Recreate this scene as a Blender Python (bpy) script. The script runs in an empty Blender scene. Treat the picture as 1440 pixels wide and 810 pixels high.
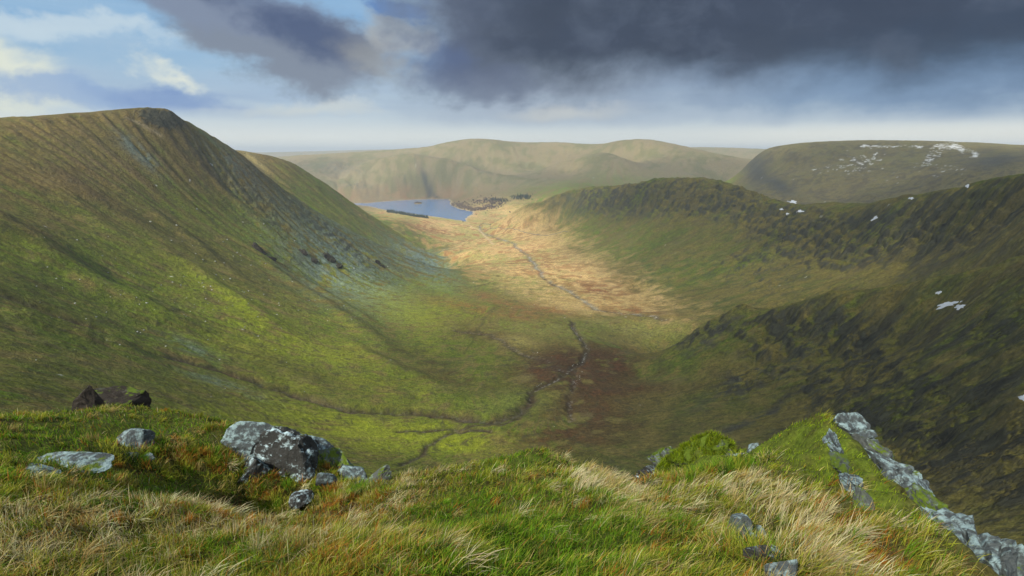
import bpy, bmesh, math, random
import numpy as np
from mathutils import Vector, Matrix

# ---------------------------------------------------------------- camera
F_PX = 760.0
PITCH = math.radians(14.25)
scene = bpy.context.scene
cam_data = bpy.data.cameras.new("camera")
cam = bpy.data.objects.new("camera", cam_data)
scene.collection.objects.link(cam)
cam_data.sensor_width = 36.0
cam_data.lens = 36.0 * F_PX / 1440.0
cam_data.clip_start = 0.1
cam_data.clip_end = 120000.0
cam.location = (0, 0, 0)
cam.rotation_euler = (math.pi / 2 - PITCH, 0, 0)
scene.camera = cam

# ---------------------------------------------------------------- view / render
scene.view_settings.view_transform = 'Standard'
scene.view_settings.look = 'None'
scene.view_settings.gamma = 1.0
scene.view_settings.use_curve_mapping = False
scene.view_settings.exposure = 0.36
scene.render.engine = 'CYCLES'
cy = scene.cycles
cy.use_denoising = True
cy.max_bounces = 5
cy.diffuse_bounces = 2
cy.glossy_bounces = 2
cy.transmission_bounces = 2
cy.volume_bounces = 0
cy.transparent_max_bounces = 10
cy.use_adaptive_sampling = True
cy.adaptive_threshold = 0.02

# ---------------------------------------------------------------- sun
SUN_AZ = math.radians(-138.0)      # clockwise from the view direction (+Y)
SUN_EL = math.radians(42.0)
SUN_DIR = Vector((math.sin(SUN_AZ) * math.cos(SUN_EL), math.cos(SUN_AZ) * math.cos(SUN_EL), math.sin(SUN_EL)))
sun_data = bpy.data.lights.new("sun", 'SUN')
sun_data.energy = 5.0
sun_data.angle = math.radians(0.6)
sun_data.color = (1.0, 0.93, 0.80)
sun = bpy.data.objects.new("sun", sun_data)
scene.collection.objects.link(sun)
sun.rotation_euler = (-SUN_DIR).to_track_quat('-Z', 'Y').to_euler()

# ---------------------------------------------------------------- node expression helper
class N:
    """a value socket in a node tree, with arithmetic"""
    def __init__(s, nt, sock): s.nt = nt; s.k = sock
    def _m(s, op, *a, clamp=False):
        n = s.nt.nodes.new('ShaderNodeMath'); n.operation = op; n.use_clamp = clamp
        for i, v in enumerate((s,) + a):
            if isinstance(v, N): s.nt.links.new(v.k, n.inputs[i])
            else: n.inputs[i].default_value = float(v)
        return N(s.nt, n.outputs[0])
    def __add__(s, o): return s._m('ADD', o)
    __radd__ = __add__
    def __sub__(s, o): return s._m('SUBTRACT', o)
    def __rsub__(s, o): return (s * -1.0) + o
    def __mul__(s, o): return s._m('MULTIPLY', o)
    __rmul__ = __mul__
    def __truediv__(s, o): return s._m('DIVIDE', o)
    def __neg__(s): return s * -1.0
    def sq(s): return s * s
    def exp(s): return s._m('EXPONENT')
    def sqrt(s): return s._m('SQRT')
    def abs(s): return s._m('ABSOLUTE')
    def max(s, o): return s._m('MAXIMUM', o)
    def min(s, o): return s._m('MINIMUM', o)
    def clamp(s): return s._m('ADD', 0.0, clamp=True)
    def asin(s): return s._m('ARCSINE')
    def atan2(s, o): return s._m('ARCTAN2', o)
    def step(s, a, b):
        """smoothstep from a to b"""
        n = s.nt.nodes.new('ShaderNodeMapRange'); n.interpolation_type = 'SMOOTHSTEP'
        s.nt.links.new(s.k, n.inputs[0])
        lo, hi, o0, o1 = (a, b, 0, 1) if b > a else (b, a, 1, 0)
        n.inputs[1].default_value = lo; n.inputs[2].default_value = hi
        n.inputs[3].default_value = o0; n.inputs[4].default_value = o1
        return N(s.nt, n.outputs[0])

def link(nt, val, inp):
    if isinstance(val, N): nt.links.new(val.k, inp)
    elif hasattr(val, 'is_output'): nt.links.new(val, inp)
    else: inp.default_value = val

def noise(nt, vec, scale, detail=4, rough=0.55, dist=0.0, color=False, lac=2.0):
    n = nt.nodes.new('ShaderNodeTexNoise'); n.noise_dimensions = '3D'
    link(nt, vec, n.inputs['Vector'])
    n.inputs['Scale'].default_value = scale; n.inputs['Detail'].default_value = detail
    n.inputs['Roughness'].default_value = rough; n.inputs['Distortion'].default_value = dist
    n.inputs['Lacunarity'].default_value = lac
    return N(nt, n.outputs['Color' if color else 'Fac'])

def mixc(nt, fac, a, b, mode='MIX'):
    n = nt.nodes.new('ShaderNodeMix'); n.data_type = 'RGBA'; n.blend_type = mode
    link(nt, fac, n.inputs[0])
    for v, i in ((a, 6), (b, 7)):
        if isinstance(v, N): nt.links.new(v.k, n.inputs[i])
        else:
            n.inputs[i].default_value = (tuple(v) + (1.0,))[:4]
    return N(nt, n.outputs[2])

def combine(nt, x, y, z):
    n = nt.nodes.new('ShaderNodeCombineXYZ')
    for v, i in ((x, 0), (y, 1), (z, 2)): link(nt, v, n.inputs[i])
    return N(nt, n.outputs[0])

def s2l(r, g, b):
    f = lambda c: (c / 255 / 12.92) if c / 255 <= 0.04045 else ((c / 255 + 0.055) / 1.055) ** 2.4
    return (f(r), f(g), f(b))

# ---------------------------------------------------------------- sky
world = bpy.data.worlds.new("World"); scene.world = world
world.use_nodes = True
wt = world.node_tree
for n in list(wt.nodes): wt.nodes.remove(n)
w_out = wt.nodes.new('ShaderNodeOutputWorld')
w_bg = wt.nodes.new('ShaderNodeBackground')
wt.links.new(w_bg.outputs[0], w_out.inputs[0])
SKY_STRENGTH = 0.10
w_bg.inputs['Strength'].default_value = SKY_STRENGTH
sky_tex = wt.nodes.new('ShaderNodeTexSky'); sky_tex.sky_type = 'NISHITA'
sky_tex.sun_disc = False
sky_tex.sun_elevation = SUN_EL
sky_tex.sun_rotation = SUN_AZ
sky_tex.air_density = 1.3; sky_tex.dust_density = 0.4; sky_tex.ozone_density = 2.0
tc = wt.nodes.new('ShaderNodeTexCoord')
sep = wt.nodes.new('ShaderNodeSeparateXYZ'); wt.links.new(tc.outputs['Generated'], sep.inputs[0])
X, Y, Z = (N(wt, sep.outputs[i]) for i in range(3))
AZ = X.atan2(Y) * (180 / math.pi)                       # degrees, right positive
EL = Z.asin() * (180 / math.pi)
# cloud layer coordinates: a flat layer overhead, so that clouds crowd towards the horizon
zz = Z.max(0.0) + 0.075
P = combine(wt, X / zz, Y / zz, 0.0)
P2 = combine(wt, AZ * 0.048, EL * 0.075, 3.0)
n_big = noise(wt, P2, 1.3, 5, 0.55, 0.25)
n_fine = noise(wt, P2, 4.0, 5, 0.6, 0.3)
n_lay = noise(wt, P, 0.55, 5, 0.6, 0.2)
n_str = noise(wt, combine(wt, AZ * 0.018, EL * 0.35, 7.0), 1.5, 5, 0.55, 0.3)
nb = n_big - 0.5; nf = n_fine - 0.5; ns = n_str - 0.5
def blob(az, el, ra, re, rot=0.0):
    """1 in the middle of an elliptical cloud bank, falling to 0 at about its radius"""
    c, s_ = math.cos(math.radians(rot)), math.sin(math.radians(rot))
    a = AZ - az; e = EL - el
    a2 = (a * c + e * s_) * (1 / ra); e2 = (e * c - a * s_) * (1 / re)
    return (a2.sq() + e2.sq()).sqrt()
def col(r, g, b, k=1.0):
    c = s2l(r, g, b); return tuple(v * k * 0.785 / SKY_STRENGTH for v in c)
AZ0, EL0 = AZ, EL
n_w1 = noise(wt, combine(wt, AZ * 0.048, EL * 0.075, 11.0), 2.2, 6, 0.62, 0.2)
n_w2 = noise(wt, combine(wt, AZ * 0.048, EL * 0.075, 23.0), 2.2, 6, 0.62, 0.2)
AZ = AZ0 + (n_w1 - 0.5) * 12.0
EL = EL0 + (n_w2 - 0.5) * 6.5 * EL0.step(0.0, 5.0)
# clear-sky colour: the physical sky, paled towards the horizon
hz_fac = EL.max(0.0)
base = mixc(wt, 0.72, N(wt, sky_tex.outputs[0]), col(112, 165, 214))
high = mixc(wt, (n_str - 0.35) * 1.6, base, col(176, 203, 224))
pale = mixc(wt, EL.step(2.0, 9.5), col(196, 212, 222), high)
# thin grey-blue streaks in the low sky
streak = (ns * 3.0 + EL.step(1.0, 4.0) * 0.8 - 0.5).clamp() * EL.step(8.5, 5.0) * 0.8
pale = mixc(wt, streak, pale, col(150, 176, 208))
# bright veil just above the skyline
veil = EL0.step(3.4, 0.7) * (0.75 + ns * 0.7)
skyc = mixc(wt, veil.clamp(), pale, col(238, 238, 226, 1.12))
# white cumulus at far left
def add(mask, c, amt=1.0):
    global skyc
    m = (mask * amt).clamp() if amt != 1.0 else mask.clamp()
    skyc = mixc(wt, m, skyc, c)
def soft(d, edge, w, k=1.0, kf=0.35):
    """cloud mask: noise eats into the ellipse edge"""
    return (d + nb * -k * 2.2 + nf * -kf * 1.6).step(edge + w, edge - w)
add(soft(blob(-43, 5.2, 5.2, 2.6), 0.85, 0.35, 0.7, 0.5), col(226, 232, 218))
add(soft(blob(-37, 8.8, 12.0, 1.0), 0.75, 0.45, 0.6, 0.4), col(206, 222, 230), 0.7)
add(soft(blob(-30, 6.4, 3.2, 1.0, -14), 0.7, 0.5, 0.5, 0.7), col(232, 236, 222), 0.9)
add(soft(blob(-19, 3.8, 12, 0.9), 0.6, 0.5, 0.5, 0.5), col(206, 214, 214), 0.8)
# blue shadowed cumulus at left
add(soft(blob(-37.0, 4.6, 6.0, 1.3), 0.85, 0.35, 0.4, 0.5), col(146, 176, 214), 0.85)
add(soft(blob(-31.5, 4.5, 5.8, 1.7), 0.85, 0.28, 0.3, 0.35) * EL0.step(2.9, 3.9), mixc(wt, (nf * 3.0 + 0.4).clamp(), col(118, 150, 200), col(150, 176, 212)), 0.9)
# grey cloud bank, upper left-centre, with a darker top
add(soft(blob(-21, 9.2, 11.5, 4.1, -14), 0.9, 0.22, 0.45, 0.35), col(128, 140, 158))
add(soft(blob(-26, 12.2, 9.0, 2.5), 0.9, 0.3, 0.35, 0.3), col(128, 142, 166), 0.9)
add(soft(blob(-19.6, 10.4, 7.5, 2.5, -25), 0.8, 0.45, 0.5, 0.45), col(76, 92, 126), 0.95)
add(soft(blob(-13.5, 8.0, 5.0, 1.7, -20), 0.8, 0.5, 0.5, 0.5), col(150, 154, 156), 0.7)
add(soft(blob(-11.3, 10.6, 2.9, 2.0), 0.8, 0.4, 0.5, 0.5), col(176, 178, 176), 0.75)
add(soft(blob(-10.4, 13.4, 3.0, 1.0), 0.7, 0.3, 0.4, 0.4), col(84, 134, 200), 0.95)
# soft lavender rain band under the dark deck, bluer towards the right
under = (EL + nb * 2.0).step(1.6, 4.6) * AZ.step(-16, -2)
add(under * EL0.step(1.2, 3.0), mixc(wt, AZ.step(2, 34), col(166, 180, 198), col(112, 142, 178)), 0.85)
add(soft(blob(5.0, 4.1, 9.0, 0.9), 0.6, 0.6, 0.5, 0.6), col(204, 208, 206), 0.75)
add(soft(blob(20.0, 2.9, 16.0, 0.8), 0.6, 0.6, 0.5, 0.5), col(176, 192, 210), 0.5)
add(EL0.step(2.6, 0.8) * AZ0.step(14, 30), col(240, 240, 228, 1.1), 0.8)
# dark deck from the centre to the right, its base lower on the right
deck = (EL + AZ * 0.022 + nb * 4.0 + nf * 1.8).step(4.2, 9.4) * (AZ + nb * 14.0 + nf * 4.0).step(-13.0, -4.0)
dk = mixc(wt, (AZ.step(-9, 4) * 0.75 + nb * 0.9 + 0.12).clamp(), col(98, 110, 134), col(54, 65, 84))
dk = mixc(wt, (AZ.step(14, 40) * EL.step(12, 5) * 0.85).clamp(), dk, col(52, 74, 100))
dk = mixc(wt, ((n_lay - 0.45) * 2.2).clamp() * 0.35, dk, col(96, 104, 112))
dk = mixc(wt, (nb * 3.0 + nf * 3.0 + ns * 0.8).clamp() * 0.5, dk, col(104, 116, 136))
dk = mixc(wt, ((0.0 - nb) * 3.4 + nf * -1.5).clamp() * 0.5, dk, col(38, 48, 64))
add(deck, dk)
add(soft(blob(-8.0, 8.5, 4.0, 2.2), 0.8, 0.6, 0.6, 0.5), col(78, 98, 140), 0.6)
add(soft(blob(-3.5, 6.6, 8.0, 1.5), 0.8, 0.5, 0.6, 0.4), col(86, 98, 126), 0.6)
# overhead, out of the frame: broken grey cloud that fills the shade
over = EL.step(15, 24)
skyc = mixc(wt, over, skyc, mixc(wt, (n_lay - 0.3) * 2.2, col(165, 186, 212, 1.15), col(186, 190, 194, 1.15)))
# below the horizon (seen by nothing but the underside of the haze)
skyc = mixc(wt, EL.step(0.2, -1.5), skyc, col(188, 200, 206))
wt.links.new(skyc.k, w_bg.inputs['Color'])
world.cycles.sampling_method = 'MANUAL'
world.cycles.sample_map_resolution = 512
# ================================================================ terrain
rng = np.random.default_rng(7)

def pix(px, py):
    """direction of a photo pixel: azimuth (rad, right positive) and slope t = z / horizontal distance"""
    u = (np.asarray(px, float) - 720) / F_PX; v = (405 - np.asarray(py, float)) / F_PX
    y = math.cos(PITCH) + v * math.sin(PITCH); z = -math.sin(PITCH) + v * math.cos(PITCH)
    h = np.hypot(u, y)
    return np.arctan2(u, y), z / h
def to_pix(x, y, z):
    fwd = y * math.cos(PITCH) - z * math.sin(PITCH)
    up = y * math.sin(PITCH) + z * math.cos(PITCH)
    fwd = np.where(fwd > 1e-6, fwd, 1e-6)
    return 720 + F_PX * x / fwd, 405 - F_PX * up / fwd

# ---- value noise
def _hash(ix, iy, seed):
    h = (ix.astype(np.int64) * 374761393 + iy.astype(np.int64) * 668265263 + seed * 1442695041) & 0xFFFFFFFF
    h = ((h ^ (h >> 13)) * 1274126177) & 0xFFFFFFFF
    return ((h ^ (h >> 16)) & 0xFFFFFF) / float(0xFFFFFF)
def vnoise(x, y, seed=0):
    """gradient noise, about -0.7..0.7"""
    x = np.asarray(x, float); y = np.asarray(y, float)
    ix = np.floor(x); iy = np.floor(y); fx = x - ix; fy = y - iy
    u = fx * fx * fx * (fx * (fx * 6 - 15) + 10); v = fy * fy * fy * (fy * (fy * 6 - 15) + 10)
    out = 0
    for dx in (0, 1):
        for dy in (0, 1):
            a = _hash(ix + dx, iy + dy, seed) * 2 * math.pi
            g = np.cos(a) * (fx - dx) + np.sin(a) * (fy - dy)
            out = out + g * (u if dx else 1 - u) * (v if dy else 1 - v)
    return out
def fbm(x, y, octaves=5, seed=0, gain=0.5, ridged=False):
    s = 0; a = 1.0; tot = 0
    for o in range(octaves):
        n = vnoise(x, y, seed + o * 17)
        if ridged: n = 0.5 - np.abs(n) * 1.6
        s = s + a * n; tot += a; a *= gain
        x = x * 2.03 + 13.7; y = y * 2.03 - 7.1
    return s / tot
def sstep(x, a, b):
    t = np.clip((x - a) / (b - a), 0, 1); return t * t * (3 - 2 * t)

LAKE_Z = -440.0
# lines of ground points: (photo x, photo y, horizontal distance in metres)
CREST_LEFT = [(-260,200,1050),(-120,178,1180),(0,165,1300),(60,162,1340),(120,158,1380),(180,155,1420),(232,152,1450),(248,160,1462),(262,170,1475),
              (290,188,1500),(330,212,1540),(370,245,1580),(430,290,1640),(500,328,1710),(560,356,1770),(625,384,1840)]
CREST_SECOND = [(316,208,2250),(345,213,2280),(380,219,2300),(410,229,2310),(440,248,2330),(470,268,2360),(500,288,2400),(540,315,2430),(590,347,2330),(632,374,2150)]
RIGHT_CREST = [(738,288,3050),(760,278,2950),(790,270,2850),(830,266,2720),(860,263,2600),(890,259,2500),(920,252,2400),(950,250,2300),(985,249,2200),(1010,252,2100),(1040,262,2000),
               (1080,278,1850),(1110,286,1760),(1130,289,1700),(1150,286,1640),(1180,284,1550),(1210,286,1480),(1240,283,1400),(1270,272,1300),(1300,270,1230),(1330,262,1150),(1360,258,1090),(1400,248,1020),(1440,243,950),(1520,232,850),(1650,215,760)]
NEAR_SPUR = [(936,494,800),(960,478,810),(985,462,815),(1010,448,815),(1042,437,810),(1060,444,800),(1085,438,795),(1110,434,785),(1140,424,775),(1165,414,765),(1200,411,745),
             (1225,414,730),(1250,406,715),(1280,402,695),(1310,398,675),(1340,394,655),(1380,384,625),(1440,366,580),(1520,345,540),(1650,310,500)]
FLOOR = [(650,640,470),(700,610,490),(780,600,510),(800,560,590),(800,520,690),(818,480,830),(815,450,1030),(790,415,1300),(760,390,1590),(745,368,1900),(730,350,2245),(700,332,2750),(676,318,3150)]
SURF = [
 # left wall
 (-250,330,650),(-120,300,780),(0,300,850),(100,300,980),(250,300,1180),(330,300,1300),(400,350,1250),(450,400,1200),(500,400,1260),(560,400,1400),(300,400,900),(150,400,780),
 (600,450,1000),(450,480,800),(560,520,690),(100,230,1150),(200,220,1300),(300,250,1380),(0,230,1060),(350,450,780),(250,470,690),
 # the stream gully on the left, and the ground on its near side
 (-120,370,620),(0,410,640),(100,450,620),(200,490,605),(300,520,600),(400,548,590),(500,578,560),(560,592,540),(700,592,520),
 (0,450,540),(0,520,400),(100,510,480),(0,575,300),(-150,520,330),(120,560,380),(250,560,470),(350,600,450),(450,620,460),(560,640,460),
 # valley sides, left toe and right toe
 (640,410,1350),(690,430,1150),(650,500,800),(700,540,650),(660,350,2200),(600,325,2900),(620,345,2450),(560,302,3300),(560,310,2900),(640,372,1900),(680,385,1640),
 (900,410,1400),(940,440,1130),(960,458,980),(850,370,1800),(830,345,2150),(790,320,2700),(765,300,2960),(880,490,810),(900,530,690),(930,570,580),(880,600,510),
 (940,340,1800),(1000,350,1600),(1000,300,1900),(900,310,2200),(860,300,2450),(1060,330,1620),(1100,380,1250),(1000,400,1330),(1130,350,1370),(1200,340,1260),(1280,330,1120),
 (1200,385,1080),(1300,360,980),(1380,320,930),(1440,300,860),(1440,345,720),(1600,280,700),
 (1010,432,1080),(1100,412,1060),(1180,398,1000),(1280,386,900),(1380,362,780),
 # faces below the near spur, down to the bottom right
 (1000,520,640),(1000,580,520),(1100,500,640),(1100,580,500),(1200,480,610),(1200,560,460),(1300,470,560),(1300,560,410),(1440,440,480),(1440,560,340),
 (1000,650,400),(1100,640,390),(1200,680,310),(1300,650,330),(1300,740,240),(1400,660,270),(1440,780,200),(1600,560,300),(1600,400,430),(1600,740,200),
 (820,640,430),(760,650,420),(700,660,400),(900,680,360),
 # far side of the lake, far fells
 (480,250,5500),(600,252,5400),(700,248,5250),(800,245,5000),(900,250,4700),(980,245,4600),(460,275,4750),(560,268,5050),(640,270,5050),(440,262,5200),
 (700,276,4500),(760,272,4200),(800,262,4200),(860,262,4300),
 (1100,250,3350),(1200,262,3050),(1300,250,2900),(1100,282,2950),(1180,285,2800),(1400,238,2700),(1060,240,3700),(1050,262,3600),(1250,230,3450),(1350,225,3400),(1440,225,3000),
 (960,260,4500),(1010,262,4300),
 (400,250,5600),(400,236,6000),
]
FAR_CREST = [(280,224,6600),(330,224,6600),(400,221,6500),(440,218,6500),(480,215,6500),(520,213,6400),(560,211,6300),(590,210,6200),(620,204,6000),(645,201,5900),(670,200,5850),(695,202,5850),(722,206,5900),(745,203,5950),(770,201,5950),(800,203,5850),(828,207,5800),(860,202,5600),(900,199,5450),
             (930,201,5450),(955,206,5400),(985,213,5300),(1020,222,5200),(1070,236,5000)]
FAR_CREST2 = [(930,206,8800),(980,205,8800),(1030,206,8700),(1090,208,8600),(1150,212,8500)]
RIGHT_FELL = [(1036,252,3950),(1046,235,3950),(1062,218,3950),(1082,207,3950),(1110,202,3980),(1150,199,4000),(1200,197,4000),(1260,197,4000),(1320,198,4050),(1360,200,4100),(1400,203,4200),(1440,207,4300),(1550,214,4300)]
HORIZON = [(380,216,15000),(440,213,15000),(500,210,15000),(560,208,15000),(620,209,15000),(300,217,15000),(200,216,15000),(0,214,15000),(760,214,15000),(1000,214,15000),(1300,214,15000),(1500,214,15000)]

ctl = []
def addline(line, spacing=0.03, back=None):
    """back: (factor on distance, change in t, ...) also pins the ground that falls away behind the crest"""
    a = np.array(line, float); th, t = pix(a[:, 0], a[:, 1]); L = np.log(a[:, 2])
    q = np.stack([th, L, t], 1)
    for k in range(len(q) - 1):
        n = max(1, int(np.ceil(np.hypot(*(q[k + 1] - q[k])[:2]) / spacing)))
        for i in range(n):
            p = q[k] + (q[k + 1] - q[k]) * i / n
            ctl.append(p)
            if back:
                for fct, dt in back: ctl.append(np.array([p[0], p[1] + math.log(fct), p[2] + dt]))
    ctl.append(q[-1])
addline(CREST_LEFT[:11], back=((1.16, -0.045),))
addline(CREST_LEFT[10:], back=((1.12, -0.014),))
addline(CREST_SECOND[:7], back=((1.15, -0.035),))
addline(CREST_SECOND[6:], back=((1.1, -0.006),))
addline(RIGHT_CREST, back=((1.15, -0.045),))
addline(NEAR_SPUR, back=((1.09, -0.05),))
addline([(540,222,5600),(580,216,5500),(620,222,5350),(660,232,5200),(700,250,5000)], 0.05, back=((1.07, -0.006),)); addline([(760,240,5100),(810,222,5150),(850,212,5200),(880,222,5000),(900,240,4700)], 0.05, back=((1.06, -0.006),))
addline(FLOOR); addline(FAR_CREST, 0.04, back=((1.2, -0.02),)); addline(FAR_CREST2, 0.05, back=((1.2, -0.02),))
addline(RIGHT_FELL, 0.04, back=((1.2, -0.03),)); addline(HORIZON, 0.06, back=((1.3, -0.006), (0.8, -0.02)))
for px_, py_, d_ in SURF:
    th_, t_ = pix(px_, py_); ctl.append(np.array([th_, math.log(d_), t_]))
def pin(px_, d_, z_):
    th_, _ = pix(px_, 300); ctl.append(np.array([float(th_), math.log(d_), z_ / d_]))
for px_, d_, z_ in [(-250,60,-34),(0,60,-34),(300,60,-38),(600,60,-44),(800,60,-46),(1000,60,-46),(1200,60,-44),(1440,60,-40),(1700,60,-36),
                    (0,150,-66),(300,150,-95),(500,150,-120),(700,150,-130),(900,150,-125),(1200,120,-90),(1440,110,-72),(300,300,-165),(500,300,-205),(700,280,-205),(900,250,-185),(-200,150,-60),(1650,110,-66),
                    (300,9000,-230),(700,9000,-230),(1200,9000,-230),(300,12000,-300),(700,12000,-300),(1200,12000,-300),(0,3000,-250),(100,4500,-300),(230,2300,-160),(0,2000,-60),(200,3200,-400),(350,3400,-430),(420,3600,-436),(1300,1900,-200),(1250,2200,-330),(1440,1500,-160),(1440,2100,-300)]:
    pin(px_, d_, z_)
for px_ in range(-200, 1700, 150):
    for d_ in (24000, 38000, 60000): pin(px_, d_, -430 - d_ * 0.004)
# the bank of the lake, found where the sight lines meet the water's level
def on_level(px_, py_, z_=LAKE_Z):
    th_, t_ = pix(px_, py_); d_ = z_ / t_
    return float(th_), float(d_)
LAKE_PIX = [(655,311.5),(641,309),(625,306.5),(603,303.5),(575,300),(548,296.5),(520,290),(490,287),(440,287),(440,284.5),(480,285.5),(515,286),(530,284.2),(550,282.6),(580,281),(605,280.2),(630,280.4),(634,283),(632,286.5),(636,290),(644,293.5),(655,296),(665,297.5),(664,301),(658,304.5),(654,308)]
lake_poly = np.array([(math.sin(a) * d, math.cos(a) * d) for a, d in (on_level(*p) for p in LAKE_PIX)])
for (a, d) in (on_level(*p) for p in LAKE_PIX):
    ctl.append(np.array([a, math.log(d), (LAKE_Z + 1) / d]))
ctl = np.array(ctl)
CK = 0.012
def kern(a, b):
    d2 = (a[:, None, 0] - b[None, :, 0]) ** 2 + (a[:, None, 1] - b[None, :, 1]) ** 2
    return np.sqrt(d2 + CK * CK)
Kmat = kern(ctl, ctl) - 0.0
Pm = np.concatenate([np.ones((len(ctl), 1)), ctl[:, :2]], 1)
n_ = len(ctl)
A_ = np.zeros((n_ + 3, n_ + 3)); A_[:n_, :n_] = Kmat - np.eye(n_) * 0.006; A_[:n_, n_:] = Pm; A_[n_:, :n_] = Pm.T
wts = np.linalg.lstsq(A_, np.concatenate([ctl[:, 2], np.zeros(3)]), rcond=None)[0]
def base_t(th, L):
    sh = th.shape; q = np.stack([th.ravel(), L.ravel()], 1); out = np.empty(len(q))
    for i in range(0, len(q), 20000):
        c = q[i:i + 20000]
        out[i:i + 20000] = kern(c, ctl) @ wts[:n_] + wts[n_] + c @ wts[n_ + 1:]
    return out.reshape(sh)
# mesh grid: rows of distance (log spaced, finest in the valley), columns of azimuth
QUAL = 1.0
TH = np.linspace(math.radians(-74), math.radians(74), int(1540 * QUAL))
def seg(a, b, st): return np.arange(math.log(a), math.log(b), st / QUAL)
LR = np.concatenate([seg(40, 190, 0.012), seg(190, 4500, 0.0030), seg(4500, 7000, 0.0045), seg(7000, 60000, 0.03), [math.log(60000)]])
cth = np.linspace(TH[0], TH[-1], 400); cl = np.concatenate([np.linspace(LR[0], math.log(190), 40)[:-1], np.linspace(math.log(190), math.log(7000), 400), np.linspace(math.log(7000), LR[-1], 30)[1:]])
CT = base_t(*np.meshgrid(cth, cl))
def interp2(grid, gy, gx, y, x):
    """bilinear on a rectilinear grid"""
    iy = np.clip(np.searchsorted(gy, y) - 1, 0, len(gy) - 2); ix = np.clip(np.searchsorted(gx, x) - 1, 0, len(gx) - 2)
    fy = np.clip((y - gy[iy]) / (gy[iy + 1] - gy[iy]), 0, 1); fx = np.clip((x - gx[ix]) / (gx[ix + 1] - gx[ix]), 0, 1)
    return (grid[iy, ix] * (1 - fy) * (1 - fx) + grid[iy + 1, ix] * fy * (1 - fx) + grid[iy, ix + 1] * (1 - fy) * fx + grid[iy + 1, ix + 1] * fy * fx)
GT, GL = np.meshgrid(TH, LR)
T0 = interp2(CT, cl, cth, GL, GT)
GR = np.exp(GL)
def blur(a, n=1):
    for _ in range(n):
        a = np.pad(a, 1, 'edge'); a = (a[:-2, 1:-1] + 2 * a[1:-1, 1:-1] + a[2:, 1:-1]) / 4
        a = np.pad(a, ((0, 0), (1, 1)), 'edge'); a = (a[:, :-2] + 2 * a[:, 1:-1] + a[:, 2:]) / 4
    return a
T0 = blur(T0, 2)
GZ = T0 * GR
GX = np.sin(GT) * GR; GY = np.cos(GT) * GR
# ---------------------------------------------------------------- finding the ground under a photo pixel
def gcell(th, L):
    return interp2(GZ, LR, TH, L, th)
LS = np.arange(math.log(42), math.log(9000), 0.0025)
def hit(px, py, far=False):
    """first ground point along the line of sight -> (x, y, z)"""
    th, t = pix(px, py); th = float(th); t = float(t)
    g = interp2(GZ, LR, TH, LS, np.full(len(LS), th)) / np.exp(LS)
    k = np.nonzero(g >= t)[0]
    k = k[0] if len(k) else len(LS) - 1
    if k > 0 and g[k] != g[k - 1]:
        f = np.clip((t - g[k - 1]) / (g[k] - g[k - 1]), 0, 1); L = LS[k - 1] + f * (LS[k] - LS[k - 1])
    else: L = LS[k]
    d = math.exp(L); return np.array([math.sin(th) * d, math.cos(th) * d, t * d])
def hits(pts): return np.array([hit(*p) for p in pts])
def dist_poly(px, py, poly, pad=200.0):
    """distance from many points to a polyline and the position along it"""
    D = np.full(px.shape, 1e9); S = np.zeros(px.shape); s0 = 0.0
    for a, b in zip(poly[:-1], poly[1:]):
        m = (px > min(a[0], b[0]) - pad) & (px < max(a[0], b[0]) + pad) & (py > min(a[1], b[1]) - pad) & (py < max(a[1], b[1]) + pad)
        ab = b[:2] - a[:2]; l2 = float(ab @ ab) + 1e-9
        if m.any():
            x = px[m] - a[0]; y = py[m] - a[1]
            u = np.clip((x * ab[0] + y * ab[1]) / l2, 0, 1)
            d = np.hypot(x - u * ab[0], y - u * ab[1]); old = D[m]; c = d < old
            old[c] = d[c]; D[m] = old; so = S[m]; so[c] = s0 + u[c] * math.sqrt(l2); S[m] = so
        s0 += math.sqrt(l2)
    return D, S
def wob(poly, amp, n=7, seed=0):
    """a hand-drawn line made crooked"""
    r = np.random.default_rng(seed); out = [poly[0]]
    for a, b in zip(poly[:-1], poly[1:]):
        for i in range(1, n + 1):
            p = a + (b - a) * i / n
            if i < n: p = p + np.append(r.normal(0, amp, 2), 0)
            out.append(p)
    return np.array(out)

PXg, PYg = to_pix(GX, GY, GZ)           # only used to look up where the photo's ground features lie
def reg(cx, cy, rx, ry, rot=0.0, r0=0, r1=1e9, soft=1.0):
    """soft elliptic patch of ground round the ground point seen at (cx, cy)"""
    c, s_ = math.cos(math.radians(rot)), math.sin(math.radians(rot))
    a = PXg - cx; b = PYg - cy
    q = ((a * c + b * s_) / rx) ** 2 + ((b * c - a * s_) / ry) ** 2
    return np.exp(-q * soft) * ((GR >= r0) & (GR <= r1))

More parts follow.
